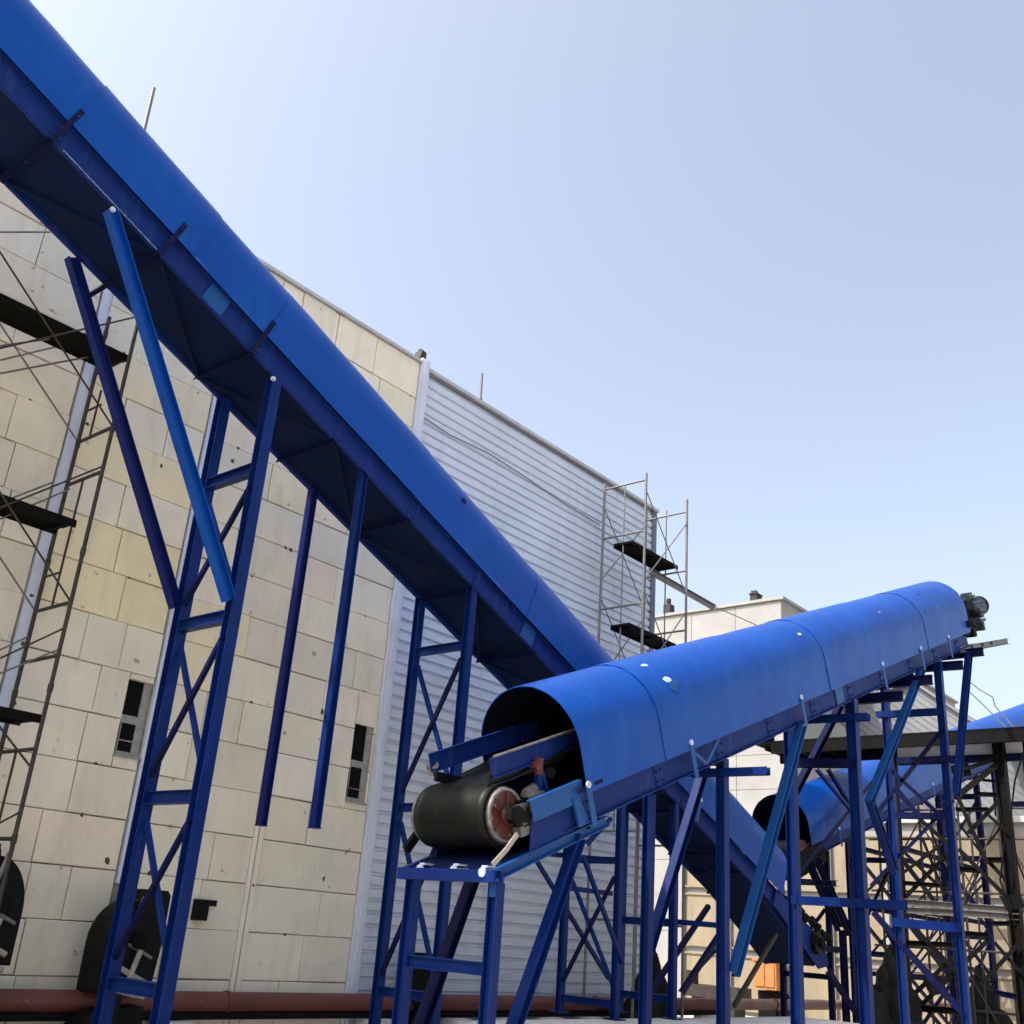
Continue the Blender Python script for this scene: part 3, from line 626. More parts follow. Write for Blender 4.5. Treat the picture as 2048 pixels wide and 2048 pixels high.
GRP1 = 'trestles under the steep conveyor'; GRP2 = 'trestles under the nearer rising conveyor'
zt = lambda u, v, Y: atY(u, v, Y).z
b1 = [zt(505, 925, Y1), zt(440, 1220, Y1), zt(391, 1590, Y1), zt(325, 1985, Y1)]
bent('tall blue trestle with two long slanting knee braces, at left', 6.87, Y1, Y1+W1, zc1(6.8), zc1(6.8), GZ, b1, w=0.145,
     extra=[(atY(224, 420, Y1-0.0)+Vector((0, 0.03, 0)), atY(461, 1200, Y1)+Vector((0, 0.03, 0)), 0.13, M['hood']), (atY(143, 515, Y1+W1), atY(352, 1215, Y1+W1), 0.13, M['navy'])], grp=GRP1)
tr1 = [o for o in bpy.data.objects if o.get('category') == 'trestle'][-1]
for (u, v) in ((224, 420), (545, 758)):
    q = atY(u, v, Y1-0.02); c = MB(); c.cyl(q, q-Vector((0, 0.03, 0)), 0.032, 8); c.ball(q-Vector((0.01, 0.03, 0)), 0.024, 0.015, 0.02, 4, 0.2, rnd); c.build('bolt_head', M['white'], tr1)
b2 = [zt(925, 1283, Y1), zt(795, 1617, Y1+W1), zt(745, 1980, Y1+W1)]
bent('blue trestle standing before the corrugated wall, behind the open drum end', 10.93, Y1, Y1+W1, zc1(10.9), zc1(10.9), GZ, b2, w=0.12, grp=GRP1, zigoff=0.2)
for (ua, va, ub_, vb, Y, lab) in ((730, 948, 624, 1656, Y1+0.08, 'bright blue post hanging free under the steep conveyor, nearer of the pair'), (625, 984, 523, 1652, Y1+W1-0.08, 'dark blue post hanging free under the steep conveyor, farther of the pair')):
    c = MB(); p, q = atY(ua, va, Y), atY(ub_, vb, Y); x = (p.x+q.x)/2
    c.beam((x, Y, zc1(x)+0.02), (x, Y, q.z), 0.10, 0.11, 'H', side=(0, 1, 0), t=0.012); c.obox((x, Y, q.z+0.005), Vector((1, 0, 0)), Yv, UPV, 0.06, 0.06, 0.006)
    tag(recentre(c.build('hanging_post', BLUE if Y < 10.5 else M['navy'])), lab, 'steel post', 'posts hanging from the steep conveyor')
b3 = [zt(1250, 1722, Y1), zt(1222, 1787, Y1+W1), zt(1267, 2010, Y1)]
bent('dark trestle of the steep conveyor seen under the nearer conveyor', 15.05, Y1, Y1+W1, zc1(15.05), zc1(15.05), -1.13, [b3[0], b3[2]], w=0.11, grp=GRP1,
     extra=[(atY(1060, 1700, Y1+W1), atY(1217, 1957, Y1+W1), 0.06, None), (atY(1166, 1712, Y1), atY(1245, 1925, Y1), 0.06, None), (atY(1222, 1637, Y1), atY(1172, 1690, Y1), 0.06, None),
            (atY(1075, 1706, Y1+W1), atY(1250, 1722, Y1+W1), 0.08, None), (atY(1135, 1776, Y1+W1), atY(1222, 1787, Y1+W1), 0.08, None)])
b4 = [zt(1356, 1847, Y1), zt(1356, 2000, Y1)]
bent('blue trestle near the steep conveyor\'s lower end with dark raking struts', 16.75, Y1, Y1+W1, zc1(16.75), zc1(16.75), -1.13, b4, w=0.12, grp=GRP1, xb=False,
     extra=[(atY(1417, 1812, Y1+W1), atY(1297, 1990, Y1+W1), 0.085, DARK), (atY(1447, 1857, Y1), atY(1362, 1987, Y1), 0.085, DARK), (atY(1442, 1890, Y1), atY(1400, 1935, Y1), 0.04, DARK),
            (atX(1330, 1842, 17.0), atX(1452, 1852, 17.0), 0.09, None)])
c = MB(); c.beam(atY(1552, 1868, Y1+0.1), atY(1468, 2012, Y1+0.1), 0.07, 0.07); tag(recentre(c.build('prop', M['scaff_dark'])), 'thin brown prop leaning under the steep conveyor\'s lower end', 'prop')
c = MB(); c.beam(atY(1655, 1940, Y1+0.1), atY(1725, 2045, Y1+0.1), 0.10, 0.10, 'L'); tag(recentre(c.build('prop', DARK)), 'dark steel prop slanting down right from the steep conveyor\'s tail', 'prop')

# nearer conveyor trestles
r = bent('short blue trestle under the drum end with thick raking legs', 8.02, Y2, Y2+W2, 0.44, 0.46, GZ, [zt(980, 1940, Y2)], w=0.115, grp=GRP2, xb=False,
     extra=[(Vector((9.28, Y2+0.05, 1.0)), Vector((7.75, Y2+0.05, -2.1)), 0.115, None), (Vector((9.02, Y2+W2-0.05, 0.72)), Vector((7.85, Y2+W2-0.05, -2.1)), 0.115, DARK)])
q = Vector((8.02, Y2+0.07, 0.40)); c = MB(); c.obox(q, Vector((1, 0, 0)), Yv, UPV, 0.05, 0.05, 0.09); c.build('head_plate', M['light_blue'], r)
def ub(p, q, pl, v): return (atY(*p, v), atY(*q, v)) if pl == 'Y' else (atX(*p, v), atX(*q, v))
XB, XC, XD = 12.37, 16.7, 21.15
bent('first blue trestle right of the drum end, standing on the pale slab', XB, Y2, Y2+W2, zc2(XB), zc2(XB), -1.13, [], w=0.125, grp=GRP2, xb=False,
     extra=[(*ub((1380, 1547), (1537, 1542), 'X', XB), 0.10, None), (*ub((1604, 1448), (1468, 1948), 'Y', Y2), 0.12, M['light_blue']), (*ub((1412, 1525), (1290, 1925), 'Y', Y2+W2), 0.12, None)])
bent('middle blue trestle, thick doubled column in front of the far conveyor', XC, Y2, Y2+W2, zc2(XC), zc2(XC), -1.13, [], w=0.165, grp=GRP2, xb=False,
     extra=[(*ub((1600, 1440), (1738, 1434), 'X', XC), 0.12, None), (*ub((1588, 1526), (1712, 1527), 'X', XC), 0.14, DARK), (*ub((1585, 1800), (1812, 1811), 'X', XC), 0.13, None),
            (*ub((1682, 1408), (1582, 1600), 'Y', Y2+W2), 0.11, DARK), (*ub((1843, 1340), (1738, 1606), 'Y', Y2), 0.12, M['light_blue']), (*ub((1738, 1596), (1789, 1745), 'Y', Y2), 0.12, None)])  # light_blue brace has its sunlit face painted in
bent('last and tallest blue trestle, under the upper end of the rising conveyor', XD, Y2, Y2+W2, zc2(XD), zc2(XD), GZ, [], w=0.14, grp=GRP2, xb=False,
     extra=[(*ub((1754, 1430), (1886, 1423), 'X', XD), 0.13, None), (*ub((1787, 1844), (1925, 1857), 'X', XD), 0.16, None), (*ub((1795, 1522), (1905, 1518), 'X', XD), 0.12, DARK), (*ub((1795, 1631), (1892, 1633), 'X', XD), 0.12, DARK),
            (*ub((1938, 1306), (1912, 1590), 'Y', Y2), 0.13, None), (*ub((1887, 1457), (1757, 1622), 'X', XD), 0.07, DARK), (*ub((1782, 1540), (1877, 1628), 'X', XD), 0.07, DARK), (*ub((1790, 1575), (1835, 1628), 'X', XD), 0.09, DARK),
            (*ub((1747, 1825), (1930, 2032), 'X', XD), 0.10, DARK), (*ub((1740, 1772), (1907, 1600), 'X', XD), 0.07, DARK)])
# horizontal walkway brackets under the rising conveyor (cantilevered to the near side)
for i, (p, q, X, lab) in enumerate((((1698, 1400), (1806, 1392), 18.2, 'second'), ((1748, 1369), (1865, 1359), 19.6, 'third'), ((1810, 1338), (1926, 1330), 21.4, 'fourth'), ((1862, 1315), (1967, 1303), 23.0, 'highest'))):
    c = MB(); A, B = ub(p, q, 'X', X); c.beam(A, B, 0.12, 0.17, 'H', side=(1, 0, 0), t=0.014)
    bo = c.build('walkway_bracket', DARK, c2)

# ------------------------------------------------------------------ dark gantry with lattice towers
GX = 26.5
gt = thing('steel_gantry', 'long dark level gantry carrying a walkway on lattice columns, at right', 'gantry', (GX, 8, GZ))
A, B = atX(1526, 1488, GX), atX(2110, 1466, GX)
zd = (A.z+B.z)/2
c = MB(); c.box(GX-0.5, GX+0.9, B.y-3, A.y, zd-0.05, zd+0.03); c.build('deck', M['plank'], gt)
c = MB(); c.beam((GX-0.48, B.y-3, zd-0.18), (GX-0.48, A.y-0.5, zd-0.18), 0.12, 0.25, 'C', side=(1, 0, 0)); c.beam((GX+0.85, B.y-3, zd-0.2), (GX+0.85, A.y-0.1, zd-0.2), 0.12, 0.28, 'C', side=(1, 0, 0)); c.build('deck_beam', BLK, gt)
c = MB()
y = A.y-0.3
while y > B.y-3: c.beam((GX-0.45, y, zd-0.14), (GX+0.85, y, zd-0.14), 0.06, 0.12); y -= 0.75
c.build('joist', BLK, gt)
# pale toe ledge just below on the right half
P_, Q_ = ub((1795, 1508), (2045, 1500), 'X', GX+0.2); c = MB(); c.beam(P_, Q_, 0.5, 0.03); c.build('ledge', M['trim'], gt)
P_, Q_ = ub((1797, 1524), (2048, 1514), 'X', GX+0.1); c = MB(); c.beam(P_, Q_, 0.12, 0.17, 'H', side=(1, 0, 0)); c.build('deck_beam', DARK, gt)
for (p, q, ww) in (((1795, 1640), (1815, 2048), 0.19), ((2006, 1500), (2046, 2060), 0.24), ((1712, 1500), (1730, 1700), 0.10)):
    a_ = atX(*p, GX); b_ = atX(*q, GX); y = (a_.y+b_.y)/2
    c = MB(); c.beam((GX, y, GZ if ww > 0.1 else b_.z), (GX, y, zd-0.2), ww, ww, 'H', side=(1, 0, 0), t=0.02); c.build('column', BLK, gt)
for (p, q, ww) in (((1800, 1695), (1878, 1772), .08), ((1907, 1697), (1805, 1802), .10), ((1842, 1640), (1907, 1696), .10), ((1918, 1698), (2026, 1806), .10), ((1980, 1878), (1842, 2012), .10), ((1827, 1852), (1927, 1958), .10),
                   ((1908, 1915), (1820, 1997), .10), ((1807, 1745), (1886, 1687), .06), ((1845, 1675), (1890, 1790), .07), ((1862, 1660), (1885, 1720), .06), ((2005, 1597), (1937, 1667), .10), ((1917, 1595), (1976, 1728), .10), ((1977, 1630), (2012, 1662), .07),
                   ((2002, 1655), (1975, 1690), .06), ((1977, 1722), (2024, 1772), .09), ((2038, 1888), (1962, 1970), .09), ((1990, 1885), (2040, 1943), .08), ((1860, 1960), (1940, 2040), .10), ((1965, 1770), (1930, 1808), .05), ((1700, 1728), (1717, 1752), .06), ((1925, 1540), (1985, 1520), .08),
                   ((1995, 1530), (1918, 1592), .14), ((1940, 1932), (1985, 1982), .05)):
    c = MB(); A_, B_ = ub(p, q, 'X', GX-0.1+rnd.uniform(-0.1, 0.2)); c.beam(A_, B_, ww, ww, 'L', side=(1, 0, 0)); c.build('brace', BLK, gt)
for (p, q, ww, mm) in (((1807, 1766), (1892, 1772), .10, BLK), ((1895, 1736), (1966, 1742), .12, BLK), ((1975, 1720), (2016, 1720), .12, BLK), ((1912, 1619), (1976, 1619), .10, BLK), ((1812, 1886), (1902, 1890), .12, BLK),
                       ((1928, 1867), (1978, 1871), .12, BLK), ((1820, 2015), (1918, 2023), .14, BLK), ((1810, 1805), (2042, 1822), .16, M['grey_steel']), ((1810, 1820), (2042, 1834), .14, M['grey_steel']), ((1985, 1847), (2032, 1847), .1, BLK), ((1990, 1985), (2040, 1995), .12, DARK), ((1950, 1588), (2000, 1590), .1, BLK), ((1965, 1560), (2006, 1564), .06, BLK)):
    c = MB(); A_, B_ = ub(p, q, 'X', GX); c.beam(A_, B_, ww, ww, 'H', side=(1, 0, 0)); c.build('cross_beam', mm, gt)
for (u, v) in ((1868, 1972), (1918, 1540), (2022, 1802)):
    q = atX(u, v, GX-0.12); c = MB(); c.prism([q+Vector((0, 0.25, 0.1)), q+Vector((0, -0.22, 0.16)), q+Vector((0, -0.28, -0.12)), q+Vector((0, 0.1, -0.22))], (0.02, 0, 0)); c.build('gusset_plate', BLK, gt)

# far conveyor towers
def tower(label, x, bars, w=0.16, mt=DARK, zt_=None, xb=True):
    return bent(label, x, Y3, Y3+W3, L3[0]+L3[1]*x, L3[0]+L3[1]*x, GZ, bars, w=w, mt=mt, grp='trestles under the far conveyor', xb=xb, brace=0.07, zigoff=0.2)
tower('dark trestle of the far conveyor just right of its open end', 29.6, [-1.9, 0.2, 2.6], w=0.14)
tower('dark trestle of the far conveyor by the right edge of the gantry', 37.6, [-1.6, 1.0, 3.4, 5.4], w=0.17)
tower('slim dark trestle under the far conveyor\'s tail drum', 25.4, [-0.4, 1.3], w=0.12)
for (p, q) in (((1614, 1722), (1675, 1855)), ((1632, 1720), (1702, 1865))):
    pass
c = MB()
for (X_a, X_b, lab) in ((29.6, 37.6, 'x-braced'),):
    lt = thing('lattice_frame', 'dark cross-braced lattice frame between the far conveyor trestles at right', 'lattice', (33.6, Y3, GZ))
    for Yp in (Y3+0.05, Y3+W3-0.05):
        zb_ = -2.0
        for za_, zc_ in ((-2.0, -0.3), (-0.3, 1.4), (1.4, 3.0)):
            xm = (X_a+X_b)/2
            for xp, xq in ((X_a, xm), (xm, X_b)):
                for (A0, B0) in (((xp, za_), (xq, zc_)), ((xp, zc_), (xq, za_))):
                    c = MB(); c.beam((A0[0], Yp, A0[1]), (B0[0], Yp, B0[1]), 0.08, 0.08, 'L'); c.build('brace', DARK, lt)
            c = MB(); c.beam((X_a, Yp, zc_), (X_b, Yp, zc_), 0.12, 0.12, 'H'); c.build('rail', DARK, lt)
        c = MB(); c.beam(((X_a+X_b)/2, Yp, GZ), ((X_a+X_b)/2, Yp, L3[0]+L3[1]*33.6), 0.13, 0.13, 'H'); c.build('leg', DARK, lt)
ts = thing('scaffold', 'dark tube scaffold seen through the gantry lattice at lower right', 'scaffold', (31, 9, GZ))
XT = 31.0; ysT = [atX(u_, 1800, XT).y for u_ in (1765, 1850, 1930, 2012, 2080)]
for y in ysT:
    c = MB(); c.cyl((XT, y, GZ), (XT, y, 4.3), 0.035, 8); c.build('standard', M['scaff_dark'], ts)
    c = MB(); c.cyl((XT+1.0, y, GZ), (XT+1.0, y, 4.3), 0.03, 8); c.build('standard', M['scaff_dark'], ts)
for z in (-1.0, 0.45, 1.9, 3.3, 4.1):
    c = MB(); c.cyl((XT, ysT[0]+0.3, z), (XT, ysT[-1]-0.3, z+0.03), 0.03, 8); c.build('ledger', M['scaff_dark'], ts)
for i in range(4):
    for z in (-2.1, 0.6, 1.9):
        c = MB(); a_, b_ = (ysT[i], ysT[i+1]) if (i+int(z)) % 2 else (ysT[i+1], ysT[i]); c.cyl((XT-0.04, a_, z), (XT-0.04, b_, z+1.9), 0.022, 6); c.build('cross_brace', M['scaff_dark'], ts)
tower('far dark trestle of the far conveyor at the right edge of the picture', 44.0, [-1.4, 1.2, 3.6, 6.0], w=0.2)
kn = thing('support_trestle', 'pair of dark raking legs below the far conveyor\'s open end', 'trestle', (26, Y3, GZ), 'trestles under the far conveyor')
for (p, q) in (((1616, 1722), (1678, 1858)), ((1634, 1720), (1700, 1868))):
    A_, B_ = ub(p, q, 'Y', Y3); c = MB(); c.beam(A_, B_, 0.14, 0.14, 'H'); c.build('leg', DARK, kn)
A_, B_ = ub((1685, 1860), (1705, 2010), 'Y', Y3); c = MB(); c.beam((A_.x, Y3, A_.z), (A_.x, Y3, GZ), 0.14, 0.14, 'H'); c.build('leg', DARK, kn)
A_, B_ = ub((1588, 1763), (1672, 1767), 'Y', Y3); c = MB(); c.beam(A_, B_, 0.14, 0.14, 'H'); c.build('cross_beam', DARK, kn)
A_, B_ = ub((1632, 1896), (1682, 1900), 'Y', Y3); c = MB(); c.beam(A_, B_, 0.14, 0.14, 'H'); c.build('cross_beam', DARK, kn)
A_, B_ = ub((1582, 1762), (1742, 1563), 'Y', Y3-0.3); c = MB(); c.beam(A_, B_, 0.10, 0.10, 'L'); c.build('brace', DARK, kn)
A_, B_ = ub((1655, 1537), (1715, 1635), 'Y', Y3-0.3); c = MB(); c.beam(A_, B_, 0.08, 0.08, 'L'); c.build('brace', DARK, kn)
A_, B_ = ub((1632, 1537), (1708, 1628), 'Y', Y3-0.35); c = MB(); c.beam(A_, B_, 0.08, 0.08, 'L'); c.build('brace', BLUE, kn)

# ------------------------------------------------------------------ scaffolds
def scaffold_left():
    t = thing('scaffold', 'rusty tube scaffold against the cream wall at the left edge', 'scaffold', (5.1, 12.85, GZ))
    X = 5.95; yi, yo = 13.3, 12.4
    for xx in (X, X-2.1, X-4.2):
        for y in (yi, yo):
            c = MB(); c.cyl((xx, y, GZ), (xx, y, 7.9), 0.026, 10)
            z = -1.2
            while z < 7.9: c.cyl((xx, y, z), (xx, y, z+0.1), 0.034, 10); z += 1.75
            c.build('standard', M['scaff_dark'], t)
        rung = [7.2, 5.92, 5.3, 3.55, 2.2, 1.15, -0.3]
        for z in (6.95, 5.87, 5.22, 3.43, 2.75, 1.62, 0.6, -0.4, -1.3):
            c = MB(); c.cyl((xx, yi, z), (xx, yo, z), 0.024, 8); c.build('rung', M['scaff_dark'], t)
        for (lp, lq) in (((yi-0.42, 5.22), (yi-0.42, 3.43)), ((yi-0.42, 3.9), (yi, 3.9)), ((yi-0.30, 6.6), (yi-0.30, 5.9)), ((yi-.4, 6.35), (yi, 6.35)), ((yi-0.42, 1.62), (yi-0.42, -0.4)), ((yi-0.42, 0.1), (yi, 0.1))):
            c = MB(); c.cyl((xx, lp[0], lp[1]), (xx, lq[0], lq[1]), 0.016, 8); c.build('ladder_bar', M['scaff_dark'], t)
    for (za, zb) in ((7.6, 5.87), (5.87, 7.6), (5.3, 3.43), (3.43, 5.3), (3.1, 1.4), (1.4, 3.1), (0.9, -0.6), (-0.6, 0.9)):
        for (y, o_) in ((yo, 0.0), (yi, 0.0)):
            for k in (0, 1):
                c = MB(); c.cyl((X-2.1*k, y, za), (X-2.1*(k+1), y, zb), 0.013, 6); c.build('cross_brace', M['scaff_dark'] if y == yo else M['grey_steel'], t)
    for (p, q) in (((0, 692), (186, 665)), ((0, 747), (186, 712)), ((0, 464), (100, 464)), ((0, 1005), (105, 965)), ((0, 1038), (140, 978)), ((0, 1347), (115, 1300))):
        c = MB(); c.cyl(atY(*p, 12.9), atY(*q, 12.9), 0.013, 6); c.build('tie_bar', M['grey_steel'], t)
    return X
XS = scaffold_left()
def plank(x0, x1, ya, yb, z, lab, th=0.06):
    c = MB(); n = 3; wd = (yb-ya)/n
    for i in range(n): c.box(x0+rnd.uniform(-.02, .02), x1+rnd.uniform(-.03, .03), ya+wd*i+0.006, ya+wd*(i+1)-0.006, z+rnd.uniform(0, .006), z+th)
    for x in (x0+0.15, (x0+x1)/2, x1-0.12): c.box(x-0.03, x+0.03, ya, yb, z-0.045, z-0.001)
    c.beam((x0, ya, z-0.0), (x1, ya, z-0.0), 0.02, 0.09); c.beam((x0, yb, z-0.0), (x1, yb, z-0.0), 0.02, 0.09)
    return tag(recentre(c.build('scaffold_plank', M['plank'])), lab, 'plank', 'planks laid on the scaffolds')
plank(2.4, 5.95, 12.45, 12.95, 6.93, 'top dark plank deck on the left scaffold, just under the steep conveyor')
plank(2.6, 5.80, 12.45, 12.95, 4.43, 'middle dark plank deck on the left scaffold')
plank(2.6, 5.95, 12.45, 12.95, 1.97, 'lowest dark plank deck on the left scaffold')
t = thing('scaffold', 'thin grey tube scaffold rising past the roof corner of the corrugated building', 'scaffold', (19.4, 12.75, GZ))
for xx, zt_, yi, yo in ((18.4, 10.25, 13.3, 12.15), (20.2, 10.05, 13.3, 12.15)):
    for y in (yi, yo):
        tz = atY(1289, 944, yo).z if xx < 19 and y == yo else (atY(1203, 962, yi).z if xx < 19 else atY(1373, 998, yo).z)
        c = MB(); c.cyl((xx, y, GZ), (xx, y, tz), 0.03 if xx < 19 or y == yo else 0.022, 8); c.build('standard', M['grey_steel'], t)
    for z in ((9.85, 8.6, 6.9, 5.6, 3.9, 2.1, 0.4) if xx < 19 else (9.7, 8.2, 6.75, 5.2, 3.6, 2.0, 0.4)):
        c = MB(); c.cyl((xx, yi, z), (xx, yo, z), 0.024, 8); c.build('rung', M['grey_steel'], t)
    c = MB(); c.cyl((xx, (yi+yo)/2, 9.85), (xx, (yi+yo)/2, 2.1), 0.017, 6); c.build('ladder_bar', M['grey_steel'], t)
for (za, zb) in ((9.6, 7.6), (7.4, 9.4), (7.2, 5.2), (5.2, 7.2), (5.0, 3.0)):
    c = MB(); c.cyl((18.4, 12.15, za), (20.2, 12.15, zb), 0.014, 6); c.build('cross_brace', M['grey_steel'], t)
    c = MB(); c.cyl((18.4, 13.3, zb), (20.2, 13.3, za), 0.014, 6); c.build('cross_brace', M['grey_steel'], t)
plank(18.35, 20.3, 12.45, 12.95, 8.35, 'upper dark plank deck on the right scaffold, at the building corner')
plank(18.35, 20.3, 12.45, 12.95, 6.42, 'lower dark plank deck on the right scaffold, above the rising conveyor')
c = MB(); A_, B_ = atY(1300, 1142, 12.6), atY(1430, 1216, 12.6); c.beam(A_, B_, 0.10, 0.13, 'H'); tag(recentre(c.build('steel_beam', M['grey_steel'])), 'grey beam sloping down right from the right scaffold against the sky', 'beam')
c = tube_path([atY(1430, 1214, 12.6), atY(1470, 1231, 12.6), atY(1512, 1250, 12.6)], 0.012, 6); tag(recentre(c.build('cable', M['cable'])), 'thin cable running on from the sloping grey beam', 'cable')
# rods on the roofs
for (p, q, lab, rr) in (((308, 176), (285, 283), 'long grey rod standing on the roof edge above the steep conveyor', 0.03), ((964, 747), (961, 800), 'short grey rod on the corrugated building\'s roof edge', 0.028)):
    a_, b_ = atY(*p, D+0.1), atY(*q, D+0.1); x = (a_.x+b_.x)/2
    c = MB(); c.cyl((b_.x, D+0.1, min(b_.z, 10.4)-0.02), (a_.x, D+0.1, a_.z), rr, 8); c.cyl((b_.x, D+0.1, 10.33), (b_.x, D+0.1, 10.5), rr*1.6, 8)
    tag(recentre(c.build('roof_rod', M['grey_steel'])), lab, 'rod')
c = MB(); q = atY(843, 732, D); c.prism([(q.x-0.13, D, 10.40), (q.x+0.10, D, 10.34), (q.x+0.10, D, 10.70), (q.x-0.02, D, 10.72), (q.x-0.06, D, 10.56)], (0, 0.2, 0)); c.cyl((q.x+0.02, D+0.1, 10.7), (q.x+0.02, D+0.1, 10.76), 0.05, 10)
tag(recentre(c.build('roof_bracket', M['scaff_dark'])), 'small weathered bracket on the roof where cream and grey walls meet', 'bracket')

# ------------------------------------------------------------------ long red pipe along the wall and its sleepers
pz, py, pr = -1.15, 13.16, 0.128
pp = thing('pipe', 'long red-brown pipe running along the foot of the walls', 'pipe', (12, py, GZ))
c = MB(); c.cyl((-9, py, pz), (23.5, py, pz), pr, 20); c.build('pipe_run', M['pipe'], pp)
c = MB(); c.cyl((23.5, py, pz), (44, py, pz), pr*0.97, 16); c.build('pipe_run', M['pipe_pale'], pp)
for x in (4.4, 9.8, 13.9, 18.6, 23.5, 26.2): c = MB(); c.cyl((x-0.03, py, pz), (x+0.03, py, pz), pr+0.015, 20); c.build('collar', M['pipe'], pp)
c = MB(); c.box(-9, 23.5, py-0.06, py+0.14, pz-pr-0.09, pz-pr-0.004); c.build('pipe_under_strip', BLK, pp)  # black strip along the underside of the pipe run
for i, x in enumerate([5.2, 8.9, 12.6, 14.4, 15.7, 17.0, 18.3, 19.7, 21.2, 22.8]):
    c = MB(); c.box(x-0.22, x+0.22, py-0.3, py+0.12, GZ, pz-pr-0.095); c.box(x-0.25, x+0.25, py-0.33, py+0.1, GZ, GZ+0.12)
    o = recentre(c.build('pipe_support', M['concrete'])); tag(o, 'pale concrete block under the red pipe along the walls', 'concrete block', 'concrete blocks under the pipe')

# ------------------------------------------------------------------ black machines by the wall
def casing(label, x0, x1, z0, z1, y=13.0, flip=False):
    t = thing('blower', label, 'machine', ((x0+x1)/2, y, GZ)); W = x1-x0; H = z1-z0
    pts = [(x0, z0)]
    for i in range(9):
        a = math.pi*(1-i/16); pts.append((x0+0.62*W+0.62*W*math.cos(a), z0+0.45*H+0.45*H*math.sin(a)))
    pts += [(x0+0.66*W, z1), (x1-0.05, z1), (x1, z1-0.06), (x1, z0+0.5*H), (x1-0.06, z0)]
    if flip: pts = [(x0+x1-a, b) for a, b in pts][::-1]
    c = MB(); c.prism([(a, y, b) for a, b in pts], (0, 0.45, 0)); cs = c.build('casing', M['blackobj'], t)
    cx, cz = (x0+x1)/2, (z0+z1)/2
    c = MB(); c.prism([(cx+(a-cx)*0.86, y-0.012, cz+(b-cz)*0.9) for a, b in pts], (0, 0.01, 0)); c.build('cover', M['blackobj'], t)
    c = MB(); c.cyl((cx, y-0.03, cz), (cx, y-0.14, cz), 0.10, 14); c.cyl((cx, y-0.14, cz), (cx, y-0.2, cz), 0.045, 10); c.build('hub', BLK, t)
    c = MB(); c.cyl((cx-0.02, y-0.08, z1-0.1), (cx-0.10, y-0.08, cz+0.2), 0.03, 8); c.build('pipe', M['grey_steel'], t); c = MB(); c.cyl((cx-0.1, y-0.05, cz-0.05), (cx+0.25, y-0.05, cz-0.2), 0.025, 8); c.build('pipe', M['grey_steel'], t)
    c = MB(); c.cyl((cx-0.28, y-0.12, z0+0.32), (cx+0.2, y-0.10, z0+0.12), 0.035, 8); c.cyl((cx-0.32, y-0.12, z0+0.06), (cx+0.2, y-0.12, z0-0.04), 0.032, 8); c.cyl((cx+0.05, y-0.1, z0+0.5), (cx-0.08, y-0.12, z0+0.05), 0.035, 8); c.build('valve_pipe', M['beltedge'], t)
    c = MB(); c.prism([(x0-0.2, y, GZ), (x0-0.2, y, z0-0.45), (x0+0.05, y, z0-0.2), (x1-0.1, y, z0-0.15), (x1, y, GZ)], (0, 0.35, 0)); c.cyl((cx-0.12, y-0.06, GZ), (cx-0.12, y-0.06, z0), 0.05, 8); c.build('base', M['blackobj'], t)
    return t
casing('tall black rounded blower by the cream wall, behind the left trestle', 7.55, 8.36, -1.02, 0.20, y=12.75)
casing('black rounded machine by the cream wall at the left edge', 5.75, 6.42, -0.75, 0.55, y=12.75, flip=True)
c = MB(); q = atY(392, 1822, D-0.05); c.box(q.x-0.07, q.x+0.28, D-0.12, D-0.05, q.z+0.08, q.z+0.16); c.box(q.x-0.07, q.x+0.14, D-0.15, D-0.05, q.z-0.12, q.z+0.08); tag(recentre(c.build('wall_box', M['blackobj'])), 'small black bracket box on the cream wall right of the left trestle', 'box')
q = atY(855, 1955, 13.0); c = MB(); c.box(q.x-0.28, q.x+0.22, 12.85, 13.3, q.z-0.42, q.z+0.12); c.box(q.x-0.10, q.x+0.24, 12.9, 13.3, q.z+0.12, q.z+0.36); c.box(q.x-0.3, q.x+0.26, 12.83, 13.3, q.z+0.10, q.z+0.13); c.box(q.x-.2, q.x-.1, 12.9, 13.2, GZ, q.z-.42); c.box(q.x+.1, q.x+.2, 12.9, 13.2, GZ, q.z-.42)
tag(recentre(c.build('control_box', M['blackobj'])), 'black box against the corrugated wall behind the short trestle', 'box')
for (u, v, sx, sz, lab) in ((1300, 1960, 0.75, 0.7, 'dark heap of scrap steel between the trestles beside the pale slab'), (1785, 1985, 0.9, 1.0, 'black peaked heap behind the middle trestle'), (1962, 1990, 0.8, 0.8, 'black heap under the gantry near the right edge')):
    q = atZ(u, 2010, -1.9) if u > 1500 else atY(u, v, 12.2); base = GZ
    dist = 24 if u > 1500 else None
    if u > 1500: q = atY(u, v, 9.8 if u < 1900 else 10.4)
    r2 = random.Random(int(u)); c = MB(); H = q.z+sz-GZ
    for k in range(11):
        t = k/10; c.ball((q.x+r2.uniform(-.3, .3)*sx*(1-t), q.y+r2.uniform(-.8, .8)*sx*(1-t), GZ+H*t*0.8), sx*(0.75-0.55*t), sx*(0.75-0.55*t), H*(0.34-0.14*t), 6, 0.16, r2)
    tag(recentre(c.build('scrap_heap', M['blackobj'])), lab, 'heap')

